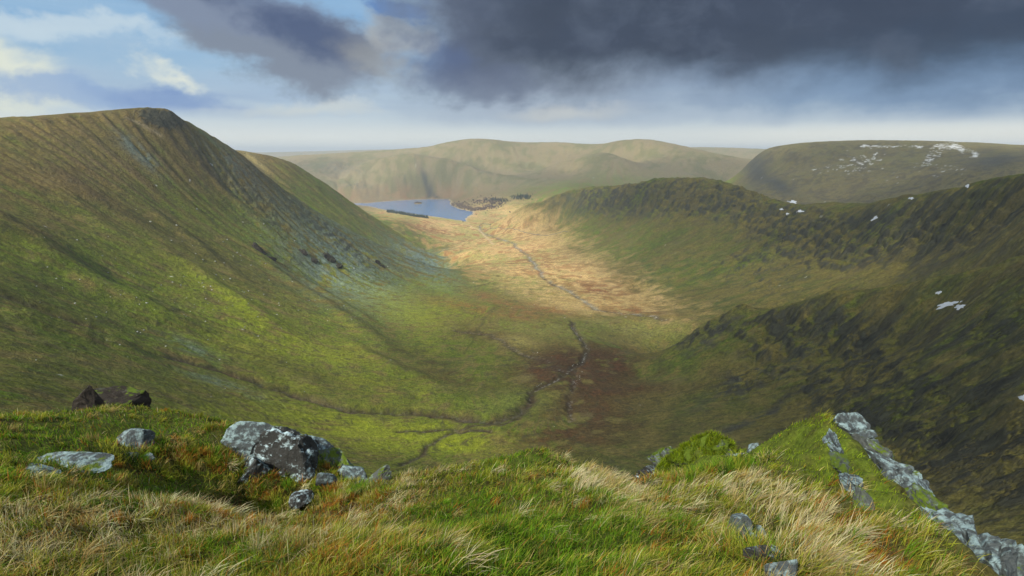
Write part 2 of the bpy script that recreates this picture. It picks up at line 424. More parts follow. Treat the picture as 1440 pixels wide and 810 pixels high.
# ---------------------------------------------------------------- broad relief noise
def slope_of(Z):
    gy = np.gradient(Z, axis=0) / np.gradient(LR)[:, None] / GR
    gx = np.gradient(Z, axis=1) / (TH[1] - TH[0]) / GR
    return gx, gy
gx, gy = slope_of(blur(GZ, 3)); SL0 = np.hypot(gx, gy)
W1 = fbm(GX / 260, GY / 260, 4, 3)
W2 = fbm(GX / 70, GY / 70, 5, 5)
right_side = sstep(PXg, 640, 900) * (GR > 200) * (GR < 3200)
left_side = sstep(PXg, 720, 560) * (GR > 350) * (GR < 2700)
far = sstep(GR, 3300, 5200)
rfar = (GR > 2500) * (GR < 4700) * sstep(PXg, 1040, 1090)
steep = sstep(SL0, 0.28, 0.65)
crag = np.clip(
    reg(860, 280, 95, 22, 0, 1900) + reg(985, 275, 110, 26, 8, 1500) + reg(1120, 330, 90, 30, 20, 1100) + 0.8 * reg(1250, 330, 110, 38, -5, 850) + 0.8 * reg(1390, 300, 80, 45, -10, 700)
    + reg(1110, 462, 90, 22, -6, 450, 840) + 1.0 * reg(1000, 455, 60, 14, -30, 500, 850) + reg(1180, 505, 90, 38, -12, 350, 800) + reg(1060, 520, 60, 20, -40, 350, 800)
    + reg(1290, 590, 85, 62, 0, 150, 700) + reg(1400, 620, 70, 90, 0, 100, 700) + 0.7 * reg(1400, 460, 60, 40, -20, 300, 700) + reg(1200, 620, 90, 60, 10, 250, 700)
    + 0.6 * reg(1060, 380, 70, 30, 15, 900, 1500), 0, 1) * right_side
crag_left0 = 0
crag_left = np.clip(reg(225, 165, 32, 12, 10, 1300, 1700) + 0.55 * reg(330, 260, 120, 22, 42, 1200, 2000) + 0.6 * reg(480, 340, 90, 14, 38, 1000, 2000) + 0.5 * reg(600, 375, 30, 10, 30, 1200, 2000), 0, 1)
fac = np.clip(GR / 1200, 0.25, 3.0)
GZ = GZ + W1 * 7.0 * fac * (1 - 0.75 * sstep(SL0, 0.25, 0.05)) * (1 - 0.5 * far)
GZ = GZ + W2 * (1.3 + 1.2 * steep) * np.clip(fac, 0.4, 2.2) + far * W2 * 5.0 + far * (fbm(GX / 620, GY / 620, 5, 41, 0.5, ridged=True) - 0.15) * 85 * sstep(GR, 4700, 5200) * sstep(GZ / GR, 0.0, -0.022) + rfar * (fbm(GX / 420, GY / 420, 5, 43, 0.5, ridged=True) - 0.15) * 45 * sstep(GZ / GR, 0.005, -0.02)
# crags: blocky buttresses and ledges where the face is steep
cw = GX + 22 * vnoise(GX / 60, GY / 60, 77); cv = GY + 22 * vnoise(GX / 60, GY / 60, 78)
R1 = fbm(cw / 75, cv / 75, 5, 11, 0.55, ridged=True); R2 = fbm(cw / 24, cv / 24, 4, 12, 0.55, ridged=True)
terr = GZ / 17.0 + 0.8 * W2 + 0.5 * vnoise(GX / 90, GY / 90, 5)
ledge = (terr - np.floor(terr)); ledge = (sstep(ledge, 0.5, 0.9) - ledge) * 17.0
R3 = fbm(cw / 38, cv / 38, 5, 13, 0.62)
nearf = np.clip(GR / 1100, 0.12, 1.0)
GZ = GZ + crag * ((R1 - 0.15) * 22 * nearf ** 1.6 * np.clip(fac, 0.45, 1.6) + (R2 - 0.1) * 8.0 * nearf * np.clip(fac, 0.5, 1.5) + ledge * 0.55 * nearf + R3 * 10.0 * (1.25 - nearf) + fbm(GX / 9, GY / 9, 4, 14, 0.65) * 3.2 * sstep(GR, 1500, 500))
GZ = GZ + crag_left * ((R2 - 0.1) * 12 + ledge * 0.3)

# ---------------------------------------------------------------- water running downhill: gullies, ribs and streaks
DTH = TH[1] - TH[0]; DLR = np.gradient(LR)
i0 = int(np.searchsorted(LR, math.log(200))); i1 = int(np.searchsorted(LR, math.log(6500)))
def run_water(Z, n, steps, seed, cstreak=True):
    r = np.random.default_rng(seed)
    ggx, ggy = slope_of(blur(Z, 2))
    R_, C_ = Z.shape
    i = r.uniform(i0, i1, n); j = r.uniform(1, C_ - 2, n); c = r.uniform(-1, 1, n)
    dx = np.zeros(n); dy = np.zeros(n)
    acc = np.zeros(R_ * C_); cs = np.zeros(R_ * C_)
    for k in range(steps):
        ii = i.astype(int); jj = j.astype(int)
        a = ggx[ii, jj]; b = ggy[ii, jj]
        dx = dx * 0.6 - a; dy = dy * 0.6 - b
        m = np.hypot(dx, dy) + 1e-6
        sp = np.clip(m * 12, 0.15, 1.0)
        i = np.clip(i + dy / m * sp * 0.0030 / DLR[ii], 1, R_ - 2); j = np.clip(j + dx / m * sp * 0.0030 / DTH, 1, C_ - 2)
        q = i.astype(int) * C_ + j.astype(int)
        acc += np.bincount(q, minlength=R_ * C_); cs += np.bincount(q, c, minlength=R_ * C_)
    return acc.reshape(R_, C_), cs.reshape(R_, C_)
for it in range(3):
    acc, cs = run_water(GZ, 70000, 110, 50 + it)
    a = np.log1p(blur(acc, 2)); a = a - blur(a, 24)
    cut = np.clip(a - 0.25, -0.2, 2.4) * sstep(SL0, 0.12, 0.5) * sstep(fbm(GX / 160, GY / 160, 3, 70 + it), -0.12, 0.22)
    near_ = np.clip(GR / 1100, 0.3, 2.5)
    GZ = GZ - blur(cut, 2) * near_ * (0.55 + 1.2 * crag + 0.3 * left_side + 1.8 * far) * (GR > 190) * 0.75
FLOW = np.log1p(blur(acc, 1))
acc, cs = run_water(GZ, 90000, 60, 99)
STREAK = blur(cs, 1) / (blur(acc, 1) + 0.4)
GZ = GZ + np.clip(blur(STREAK, 2) / blur(STREAK, 2)[i0:i1].std(), -2, 2) * 1.15 * np.clip(GR / 1100, 0.25, 2.2) * sstep(SL0, 0.15, 0.5) * (1 - 0.35 * right_side) * (1 - 0.6 * far)
acc = cs = None

# ---------------------------------------------------------------- named lines on the ground
STREAM_LEFT = wob(hits([(-60,385),(0,412),(60,436),(110,452),(160,476),(200,490),(260,505),(320,523),(400,548),(460,566),(520,577),(580,577),(640,584),(700,590),(735,575),(748,560)]), 2.5, 6, 1)
STREAM_LOW = wob(hits([(560,606),(620,603),(670,596),(705,596),(730,585)]), 2.0, 4, 11)
STREAM_LOW2 = wob(hits([(560,655),(600,625),(640,605),(690,606)]), 2.0, 4, 12)
STREAM_MAIN = wob(hits([(748,560),(745,550),(765,540),(790,528),(805,515),(818,510),(828,490),(815,475),(806,460),(803,452)]), 2.0, 5, 2)
STREAM_SIDE = wob(hits([(800,590),(803,570),(803,552),(806,535),(812,518)]), 1.8, 5, 3)
STREAM_RIGHT = wob(hits([(935,453),(890,444),(850,438),(822,424),(800,408),(775,398),(760,385),(752,370),(738,356),(718,340),(700,334),(680,328),(672,318)]), 5.0, 5, 4)
STREAM_PEAT = wob(hits([(640,465),(690,470),(720,490),(745,500),(765,505),(790,520)]), 3.0, 4, 5)
TRACK = wob(hits([(655,316),(672,322),(686,336),(694,344)]), 5.0, 3, 6)
def carve(poly, width, depth, seed=0):
    global GZ
    D, S = dist_poly(GX, GY, poly)
    GZ = GZ - np.exp(-(D / width) ** 2) * depth
    return D
D_left = carve(STREAM_LEFT, 8.0, 5.5)
D_low = np.minimum(carve(STREAM_LOW, 4.0, 2.0), carve(STREAM_LOW2, 3.0, 1.5)); D_main = carve(STREAM_MAIN, 5.0, 3.5); D_side = carve(STREAM_SIDE, 4.0, 3.0)
D_right = carve(STREAM_RIGHT, 9.0, 2.5); D_peat = carve(STREAM_PEAT, 7.0, 2.0)
D_track, _ = dist_poly(GX, GY, TRACK)
# ribs on the left hillside: crest raised, hollow above it
for pts, hgt, wdt in (([(-60,280),(0,312),(60,352),(110,385),(170,418),(230,447),(300,480)], 14.0, 26), ([(-40,420),(60,455),(160,483),(240,520)], 7.0, 18),
                      ([(200,330),(300,400),(380,450),(440,490)], 8.0, 20), ([(330,330),(430,410),(520,470),(570,505)], 9.0, 20), ([(420,380),(500,440),(560,480)], 7.0, 16),
                      ([(150,250),(260,330),(340,390)], 7.0, 18), ([(250,200),(340,290),(420,350)], 7.0, 20), ([(60,240),(160,330),(240,380)], 6.0, 20), ([(480,470),(560,520),(640,545)], 5.0, 14)):
    poly = wob(hits(pts), 4.0, 4, int(hgt * 10)); D, S = dist_poly(GX, GY, poly)
    tot = float(S.max()); m = np.clip(S / (0.25 * tot), 0, 1) * np.clip((tot - S) / (0.3 * tot), 0, 1)
    GZ = GZ + hgt * np.exp(-(D / wdt) ** 2) * m
# boggy hollow and moraine mounds on the valley floor
floor_m = sstep(SL0, 0.22, 0.08) * (GR > 350) * (GR < 3300)
GZ = GZ + floor_m * (fbm(GX / 45, GY / 45, 4, 31) * 5.0 + 1.0 * fbm(GX / 12, GY / 12, 3, 32))
for cx, cy, rx, ry, h in ((725,480,26,9,5.0), (700,560,40,10,3.0), (900,452,60,8,7.0), (930,445,40,6,5.0), (760,455,30,8,4.0)):
    GZ = GZ + h * reg(cx, cy, rx, ry, 0, 350, 2000)
# knobs and notches along the crest of the near spur, and the broken edge of the left summit
kr = np.random.default_rng(77)
for (cx, cy), hh, ww in [((1042, 440), 16, 22), ((1022, 452), 6, 13), ((1085, 443), 9, 16), ((1112, 438), 10, 15), ((1140, 430), 7, 13), ((1165, 420), 12, 17), ((1200, 416), 6, 14), ((1250, 411), 8, 16), ((1300, 402), 8, 18), ((1345, 395), 7, 15), ((985, 466), 5, 11), ((960, 482), 5, 10), ((1400, 382), 8, 18)]:
    q = hit(cx, cy + 3); dd = np.hypot(GX - q[0], GY - q[1]); GZ = GZ + hh * np.exp(-(dd / ww) ** 1.3)
for (cx, cy) in [(1130, 470), (1080, 480), (1180, 470), (1230, 460), (1290, 450)]:   # gullies scoring the spur's face
    poly = wob(hits([(cx + 30, cy - 45), (cx, cy), (cx - 35, cy + 40)]), 3.0, 4, cx); D, S = dist_poly(GX, GY, poly); GZ = GZ - 6.0 * np.exp(-(D / 9) ** 2)
# fine roughness, fading with distance no faster than the mesh can carry
GZ = GZ + fbm(GX / 14, GY / 14, 4, 61, 0.6) * 1.1 * (0.4 + steep + crag) * sstep(GR, 60, 300) * sstep(GR, 2500, 900)

# ---------------------------------------------------------------- lake basin
def poly_sd(x, y, poly):
    """signed distance to a closed polygon, negative inside"""
    c = np.vstack([poly, poly[:1]]); D = np.full(x.shape, 1e18); inside = np.zeros(x.shape, bool)
    for a, b in zip(c[:-1], c[1:]):
        ab = b - a; u = np.clip(((x - a[0]) * ab[0] + (y - a[1]) * ab[1]) / (ab @ ab), 0, 1)
        D = np.minimum(D, (x - a[0] - u * ab[0]) ** 2 + (y - a[1] - u * ab[1]) ** 2)
        cond = ((a[1] > y) != (b[1] > y)) & (x < (b[0] - a[0]) * (y - a[1]) / (b[1] - a[1] + 1e-12) + a[0])
        inside ^= cond
    return np.where(inside, -1, 1) * np.sqrt(D)
lm = (GR > 2900) & (GR < 6500) & (PXg > 250) & (PXg < 900)
SD = np.full(GX.shape, 1e4)
SD[lm] = poly_sd(GX[lm] + 14 * vnoise(GX[lm] / 60, GY[lm] / 60, 8), GY[lm] + 14 * vnoise(GX[lm] / 60, GY[lm] / 60, 9), lake_poly)
shore = np.clip(SD, -400, 400)
bank = LAKE_Z + np.where(shore > 0, 0.035 * shore + 0.3, 0.08 * shore - 0.5)
blend = sstep(SD, 260, 20)
GZ = np.where(SD < 0, bank, np.maximum(GZ * (1 - blend) + bank * blend, LAKE_Z + 0.02 * np.minimum(shore, 60) + 0.1 - 0.0 * GZ) if False else GZ * (1 - blend) + bank * blend)
GZ = np.where((SD >= 0) & (SD < 3000), np.maximum(GZ, LAKE_Z + 0.4 + 0.02 * np.minimum(SD, 100)), GZ)
isl_th, isl_d = on_level(588, 286.5)
ISLAND = (math.sin(isl_th) * isl_d, math.cos(isl_th) * isl_d)
isl = np.exp(-(((GX - ISLAND[0]) / 40) ** 2 + ((GY - ISLAND[1]) / 60) ** 2)); GZ = np.where(isl > 0.05, np.maximum(GZ, LAKE_Z - 8 + 16 * isl), GZ)

# ---------------------------------------------------------------- what the ground is covered with
gx, gy = slope_of(GZ); SL = np.hypot(gx, gy)
n1 = fbm(GX / 90, GY / 90, 5, 101); n2 = fbm(GX / 28, GY / 28, 5, 102); n3 = fbm(GX / 9, GY / 9, 4, 103); n4 = fbm(GX / 300, GY / 300, 4, 104)
n5 = vnoise(GX / 3.2, GY / 3.2, 105)
n1, n2, n3, n4 = (v / v.std() * 0.24 for v in (n1, n2, n3, n4))
st_s = STREAK[i0:i1].std()
ST = np.clip(STREAK / st_s * 0.26, -0.7, 0.7)
def C(*c): return np.array(c, float)
def over(a, b, m): m = np.clip(m, 0, 1)[..., None]; return a * (1 - m) + b * m
GREEN = C(.125, .195, .012); OLIVE = C(.175, .150, .045); BROWN = C(.135, .092, .038); STRAW = C(.56, .40, .19); RUST = C(.20, .085, .036); PEAT = C(.045, .030, .018)
SCREE = C(.15, .215, .215); ROCK = C(.050, .050, .046); PALEROCK = C(.36, .37, .36); DKGREEN = C(.062, .082, .022); LIME = C(.26, .31, .020)
colr = np.empty(GX.shape + (3,)); colr[:] = OLIVE
colr = over(colr, GREEN, 0.5 + 1.6 * n2 + 1.0 * ST + 1.2 * n4)
# left hillside: brown-olive high up, greener towards its foot
hgt = sstep(GZ, -40, -230) * left_side
colr = over(colr, GREEN * 0.9, hgt * (0.45 + 0.9 * ST + 0.8 * n2))
colr = over(colr, LIME, left_side * sstep(GZ, -120, -260) * np.clip(0.10 + 1.1 * ST + 0.9 * n1, 0, 0.6))
colr = over(colr, OLIVE * C(1.05, .92, 1.0), left_side * sstep(GZ, -150, -20) * (0.55 + 1.1 * ST + n1))
colr = over(colr, BROWN * 0.8, left_side * np.clip(0.05 + ST * 1.2 + n2 * 0.8, 0, 0.55))
colr = over(colr, C(.20, .155, .075), reg(120, 215, 120, 45, 10, 900) * np.clip(0.5 + ST + n2, 0, 0.8))
colr = over(colr, C(.30, .255, .12), np.clip(reg(360, 238, 14, 34, -38, 1700, 2700) + reg(345, 218, 14, 6, 20, 1700, 2700), 0, 1) * 0.8)  # pale strip paints in the sunlit flank of the second ridge
colr = colr * 0.86
for cx, cy, rx, ry, ro, am in ((600,505,140,12,27,.75), (480,440,130,9,35,.6), (190,300,190,16,30,.6), (90,425,130,16,22,.7), (330,380,120,8,38,.5), (420,520,140,10,20,.5), (640,545,90,10,16,.6), (300,460,110,8,24,.5), (60,350,100,8,28,.4), (250,250,90,12,38,.4), (560,380,60,8,35,.5)):
    colr = over(colr, C(.060, .046, .018), reg(cx, cy, rx, ry, ro, 350, 2300) * np.clip(0.55 + ST * 0.9 + n2 * 0.8, 0, 1) * am)  # dark bands: part heather, part slope shade painted in
# bare scree runs
scree = np.clip(reg(470, 350, 90, 55, 35, 800, 2000) * 0.85 + reg(590, 365, 60, 20, 32, 1100, 2300) * 1.0 + reg(195, 215, 35, 9, 42, 1000) * 1.1 + reg(330, 235, 70, 18, 40, 1200, 2000) * 0.6
                + 0.8 * reg(500, 400, 70, 25, 20, 800, 1800) + 0.6 * reg(310, 540, 60, 6, 18, 400, 900) + 0.5 * reg(270, 490, 40, 8, 22, 400, 900) + 0.6 * reg(620, 345, 30, 20, 40, 1800, 2600), 0, 1)
colr = over(colr, SCREE * (1 + 0.5 * n3[..., None]), scree * sstep(ST * 0.9 + n2 * 0.9 + n3 * 0.7, -0.35, 0.15) * 0.9)
# right side: duller grass, bare rock where it is steep
colr = over(colr, DKGREEN, right_side * (0.45 + 1.0 * n2 + 0.35 * ST) * sstep(GR, 2600, 1400))
colr = over(colr, OLIVE * 0.85, right_side * np.clip(0.3 + 1.2 * n1 + 0.5 * ST, 0, 0.8))
colr = over(colr, C(.12, .085, .035), right_side * np.clip(0.05 + 1.3 * n2, 0, 0.5) * sstep(GZ, -330, -180))
# sunlit flats of bleached grass, bracken and bog
def band(py, lo, hi):  # floor span in the photo as a function of height
    return lo, hi
pyk = [288, 300, 315, 330, 350, 380, 410, 430, 450, 470, 485]
lo = np.interp(PYg, pyk, [505, 520, 560, 590, 615, 655, 700, 735, 800, 880, 960]); hi = np.interp(PYg, pyk, [735, 765, 790, 800, 820, 870, 925, 965, 985, 980, 970])
wob_ = 40 * n1 + 30 * n2
fl = sstep(PXg + wob_, lo - 12, lo + 40) * sstep(PXg + wob_ * 1.6, hi + 45, hi - 80) * sstep(PYg + 45 * n1 + 25 * n2, 482, 385) * (GR > 800) * (GR < 4600) * sstep(PYg, 270, 285)
colr = over(colr, STRAW * (1 + 0.35 * n3[..., None] + 0.3 * n2[..., None]), fl * (0.95 + 0.5 * n1))
colr = over(colr, C(.30, .29, .10), fl * sstep(n2 * 1.1 + n4 + (735 - PXg) / 380, -0.02, 0.32) * 0.85)
colr = over(colr, RUST * 1.5, fl * sstep(n2 * 1.0 + n1 * 0.8 + 0.12 * (PXg > 740), 0.14, 0.30) * 0.75)
for cx, cy, rx, ry, ro in ((600,321,34,5,12), (760,433,55,6,12), (690,420,30,5,15), (840,408,45,9,8), (720,430,60,7,20), (900,440,50,7,8), (655,430,60,8,10), (735,448,40,6,10)):
    colr = over(colr, RUST * 1.1, reg(cx, cy, rx, ry, ro, 900) * sstep(n2 + 0.4 * n3, -0.28, 0.1) * 0.9)
gfloor = reg(740, 410, 60, 22, 0, 800) + reg(900, 470, 90, 22, 0, 600, 1200) + reg(760, 465, 90, 16, 0, 700)
colr = over(colr, C(.20, .21, .06), gfloor * np.clip(0.5 + n2, 0, 0.8))
for cx, cy, rx, ry, ro, am in ((470,600,170,26,6,.75), (420,480,150,26,26,.5), (600,440,80,26,10,.5), (540,420,70,20,25,.5), (640,620,90,20,0,.5), (180,590,200,24,8,.45), (300,420,120,24,34,.35), (720,640,80,16,0,.3)):
    colr = over(colr, C(.27, .325, .016), reg(cx, cy, rx, ry, ro, 350, 2200) * np.clip(0.6 + 1.0 * n2 + 0.5 * ST, 0, 1) * am)
# brown bog at the valley head
bog = np.clip(reg(850, 510, 60, 34, 8, 400, 1000) + reg(770, 520, 70, 28, 0, 400, 1000) + reg(820, 580, 75, 38, 10, 350, 900) * 0.9 + reg(760, 620, 80, 22, 0, 300, 700) * 0.7 + 0.7 * reg(690, 470, 70, 15, 12, 600, 1400) + 0.5 * reg(920, 545, 80, 8, -5, 400, 800) + 0.5 * reg(600, 520, 90, 10, 14, 500, 900), 0, 1)
colr = over(colr, C(.075, .040, .020), bog * sstep(n2 * 0.9 + n1 * 0.7 + 0.3 * bog, -0.22, 0.12) * 0.93)
colr = over(colr, RUST * 0.6, bog * sstep(n2 - n3 * 0.3, 0.12, 0.34) * 0.45)
colr = over(colr, C(.13, .165, .030), reg(735, 562, 42, 16, 0, 400, 800) * 0.85 + reg(690, 575, 50, 10, 0, 400, 800) * 0.6)
colr = over(colr, C(.22, .20, .065), reg(726, 481, 28, 9, 4, 600, 1100))
# rock
rockm = np.clip(sstep(SL + 0.35 * n3 + 0.25 * n2, 0.72, 1.05) * (crag + crag_left * 0.8 + 0.25 * steep * right_side) * 1.15, 0, 1)
colr = over(colr, ROCK * (1.2 + 0.9 * n3[..., None]), rockm * (0.35 + 0.5 * sstep(n2 + ST, -0.1, 0.25)))
colr = over(colr, ROCK * 1.5, crag * sstep(n2 * 0.8 + n3 * 0.6 + ST * 0.25, 0.10, 0.34) * 0.6)
colr = over(colr, C(.10, .105, .10), sstep(crag_left, 0.3, 0.9) * sstep(n2 + n3 * 0.7, -0.1, 0.2) * 0.7)
for cx, cy, rx, ry, ro in ((1055,520,75,12,-38), (1130,490,45,10,-45), (1000,475,40,6,-35), (1060,590,80,5,-22)):
    colr = over(colr, C(.055, .06, .062), reg(cx, cy, rx, ry, ro, 350, 800) * sstep(n3 + n2, -0.25, 0.15) * 0.9)
# ground darkened along the gully flow lines
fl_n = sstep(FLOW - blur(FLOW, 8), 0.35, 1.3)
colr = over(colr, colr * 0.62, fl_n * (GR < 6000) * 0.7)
# streams: black peat banks with pale stones and water in the bed; left gully's dark strip paints in bank shade too
def streampaint(D, w, stones, seed, lim=None):
    global colr
    bankm = np.exp(-(D / (w * 2.2)) ** 2) * sstep(fbm(GX / 20, GY / 20, 3, seed), -0.5, 0.2)
    colr = over(colr, PEAT * 1.3, bankm * 0.85)
    pale = sstep(vnoise(GX / 4.5, GY / 4.5, seed + 1) + 0.5 * vnoise(GX / 40, GY / 40, seed + 2), 0.05, 0.25)
    colr = over(colr, PALEROCK, np.exp(-(D / w) ** 2) * pale * stones)
colr = over(colr, C(.040, .042, .016), np.exp(-(D_left / 5.0) ** 2) * 0.8); streampaint(D_left, 4.2, 0.12, 201); colr = over(colr, C(.040, .042, .016), np.exp(-(D_low / 2.6) ** 2) * 0.85); streampaint(D_low, 1.4, 0.2, 202); colr = over(colr, C(.030, .030, .018), np.exp(-(D_main / 5.5) ** 2) * 0.8); streampaint(D_main, 1.8, 0.5, 203); streampaint(D_side, 1.8, 0.35, 204); streampaint(D_peat, 3.5, 0.3, 205)
streampaint(D_right, 4.2 + 0.0 * GR, 0.8, 206)
wetm = np.exp(-(D_right / 7.0) ** 2) * sstep(vnoise(GX / 60, GY / 60, 15), -0.2, 0.2); colr = over(colr, C(.40, .44, .42), wetm * 0.3)
colr = over(colr, C(.50, .40, .26), np.exp(-(D_track / 5.0) ** 2) * 0.9)
colr = over(colr, C(.40, .34, .24), np.exp(-(dist_poly(GX, GY, wob(hits([(180,166),(205,178),(225,190)]), 3, 3, 9))[0] / 4.0) ** 2) * 0.55)
# far fells: bleached grass, bracken and a few dark gills
ff = sstep(GR, 4000, 5000)
colr = over(colr, C(.23, .190, .12), ff * 0.85); colr = over(colr, C(.22, .125, .06), ff * sstep(GZ, -250, -420) * (0.6 + n4)); colr = over(colr, C(.13, .14, .06), ff * sstep(n1 + n4, 0.0, 0.3) * 0.6)
for cx, cy, rx, ry, ro in ((597,246,4,14,-20), (604,258,4,14,10), (612,262,10,4,40)):
    colr = over(colr, C(.035, .042, .045), reg(cx, cy, rx, ry, ro, 4000) * 0.85)
for cx, cy, rx, ry, ro in ((478,238,35,8,5), (500,262,22,5,0), (445,262,22,6,0)):
    colr = over(colr, C(.08, .10, .10), reg(cx, cy, rx, ry, ro, 4000) * 0.6 * sstep(n2, -0.2, 0.2))
rf = (GR > 2500) * (GR < 4600) * sstep(PXg, 1020, 1060)
colr = over(colr, C(.155, .135, .065), rf * 0.85); colr = over(colr, C(.075, .065, .05), rf * sstep(n1 + n2, 0.05, 0.3) * 0.6)
colr = over(colr, C(.05, .055, .055), rf * (reg(1062, 235, 22, 26, 25, 3000) + reg(1095, 262, 26, 10, 20) + 0.9 * reg(1400, 228, 40, 9, -5)) * 0.9)
# the old snow on the far fell
sn = rf * np.clip(reg(1222, 205, 16, 2.0) + reg(1258, 206, 22, 1.6) + reg(1290, 207, 10, 2) + reg(1325, 206, 20, 3.5) + reg(1350, 209, 14, 6, 30) + reg(1371, 217, 9, 5, 40) + 0.85 * reg(1310, 222, 26, 8, -30) * (n5 > 0.0)
                  + 0.42 * reg(1200, 226, 40, 14) + 0.52 * reg(1335, 238, 28, 11) + 0.48 * reg(1230, 222, 20, 8) + 0.33 * reg(1180, 240, 60, 10) + 0.3 * reg(1270, 255, 30, 8), 0, 1)
patch = fbm(GX / 20, GY / 34, 3, 301, 0.7)
snow = sstep(sn * 0.62 + patch * 1.25, 0.50, 0.58)
colr = over(colr, C(.62, .66, .72), snow * (0.75 + 0.25 * sstep(n3, -0.2, 0.2)))
colr = over(colr, C(.38, .33, .24), (SD > 0) * (SD < 16) * 0.8)      # stony beach
colr = np.clip(colr * (1 + 0.22 * n5[..., None] * sstep(GR, 2500, 800)[..., None]), 0.01, 0.95)

GZ = GZ - 9.0 * sstep(GR, 52, 40)       # the inner edge dips under the foreground shoulder
def grid_mesh(name, X_, Y_, Z_, colors=None, extra=None):
    me = bpy.data.meshes.new(name); R_, C_ = X_.shape
    co = np.stack([X_, Y_, Z_], -1).reshape(-1, 3).astype(np.float32)
    idx = np.arange(R_ * C_, dtype=np.int32).reshape(R_, C_)
    q = np.stack([idx[:-1, :-1], idx[:-1, 1:], idx[1:, 1:], idx[1:, :-1]], -1).reshape(-1, 4)
    me.vertices.add(len(co)); me.vertices.foreach_set('co', co.ravel())
    me.loops.add(q.size); me.loops.foreach_set('vertex_index', q.ravel())
    me.polygons.add(len(q)); me.polygons.foreach_set('loop_start', np.arange(len(q), dtype=np.int32) * 4)
    me.update(); me.shade_smooth()
    if colors is not None: vcol(me, 'Col', colors.reshape(-1, 3))
    if extra is not None: vcol(me, 'Cover', extra.reshape(-1, 3))
    return me
def vcol(me, name, c):
    a = me.color_attributes.new(name, 'FLOAT_COLOR', 'POINT')
    a.data.foreach_set('color', np.concatenate([c, np.ones((len(c), 1))], 1).astype(np.float32).ravel())
def newmat(name):
    m = bpy.data.materials.new(name); m.use_nodes = True; nt = m.node_tree
    b = nt.nodes['Principled BSDF']; b.inputs['Roughness'].default_value = 0.9
    b.inputs['Specular IOR Level'].default_value = 0.15
    return m, nt, b
def attr(nt, name):
    n = nt.nodes.new('ShaderNodeAttribute'); n.attribute_name = name; return N(nt, n.outputs['Color'])
def pos(nt): return N(nt, nt.nodes.new('ShaderNodeNewGeometry').outputs['Position'])
def bump(nt, b, height, strength, dist):
    n = nt.nodes.new('ShaderNodeBump'); n.inputs['Strength'].default_value = strength; n.inputs['Distance'].default_value = dist
    link(nt, height, n.inputs['Height']); nt.links.new(n.outputs[0], b.inputs['Normal'])
def tag(o, label=None, cat=None, group=None, kind=None):
    if label: o['label'] = label
    if cat: o['category'] = cat
    if group: o['group'] = group
    if kind: o['kind'] = kind
    return o
def linkobj(name, data, parent=None):
    o = bpy.data.objects.new(name, data); scene.collection.objects.link(o)
    if parent: o.parent = parent
    return o

m_ground, nt, b = newmat('moorland')
p = pos(nt)
na = noise(nt, p, 0.22, 4, 0.65); nb_ = noise(nt, p, 1.1, 3, 0.6)
sc_ = nt.nodes.new('ShaderNodeSeparateColor'); nt.links.new(attr(nt, 'Cover').k, sc_.inputs[0])
rk = N(nt, sc_.outputs[0]); rough_ = N(nt, sc_.outputs[1])
nc = noise(nt, p, 0.075, 9, 0.72, 0.6); nd = noise(nt, p, 0.020, 8, 0.68, 0.4)
c_ = mixc(nt, 1.0, attr(nt, 'Col'), mixc(nt, (na - 0.32) * 2.8, (0.55, 0.55, 0.55), (1.5, 1.45, 1.3)), 'MULTIPLY')
c_ = mixc(nt, 0.6, c_, mixc(nt, 1.0, c_, mixc(nt, (nb_ - 0.3) * 2.6, (0.45, 0.45, 0.45), (1.7, 1.65, 1.5)), 'MULTIPLY'))
c_ = mixc(nt, rough_ * (nc * 0.8 + na * 0.35).step(0.60, 0.68) * 0.75, c_, (.055, .052, .022))
c_ = mixc(nt, rough_ * (nd * 0.7 + nb_ * 0.35).step(0.47, 0.40) * 0.5, c_, (.20, .165, .065))
c_ = mixc(nt, rk * 0.9, c_, mixc(nt, (nc - 0.36) * 3.2, (.018, .020, .018), (.115, .118, .075)))
nt.links.new(c_.k, b.inputs['Base Color'])
bump(nt, b, na * 1.8 + nb_ * 0.5 + nc * (rk * 7.0 + 1.2), 0.8, 1.8)
cover = np.stack([np.clip(rockm * (0.25 + 0.5 * sstep(n2 + ST, -0.1, 0.25)) + crag * sstep(n2 * 0.8 + 0.6 * n3 + ST * 0.25, 0.14, 0.36) * 0.6 + 1.0 * sstep(reg(226, 166, 32, 11, 12, 1300, 1700) + 0.3 * n3, 0.22, 0.5), 0, 1), np.clip(sstep(GR, 4500, 2500) * (1 - fl * 0.6), 0, 1), 0 * SL], -1)
valley = linkobj('hillside', grid_mesh('hillside', GX, GY, GZ, colr, cover)); valley.data.materials.append(m_ground)
tag(valley, kind='structure')
# ================================================================ lake
m_water, nt, b = newmat('lake_water')
b.inputs['Base Color'].default_value = (0.10, 0.23, 0.47, 1); b.inputs['Roughness'].default_value = 0.12  # blue lifted to stand in for the reflected sky
b.inputs['Specular IOR Level'].default_value = 0.5
bump(nt, b, noise(nt, pos(nt), 0.12, 4, 0.6), 0.5, 1.2)
cx_, cy_ = lake_poly.mean(0)
me = bpy.data.meshes.new('lake'); bm = bmesh.new()
lx0, ly0 = lake_poly.min(0) - 60; lx1, ly1 = lake_poly.max(0) + 60
bmesh.ops.create_grid(bm, x_segments=20, y_segments=20, size=0.5)
for v in bm.verts: v.co = (lx0 + (v.co.x + 0.5) * (lx1 - lx0), ly0 + (v.co.y + 0.5) * (ly1 - ly0), LAKE_Z)
bm.to_mesh(me); bm.free(); me.materials.append(m_water)
tag(linkobj('lake', me), kind='structure')

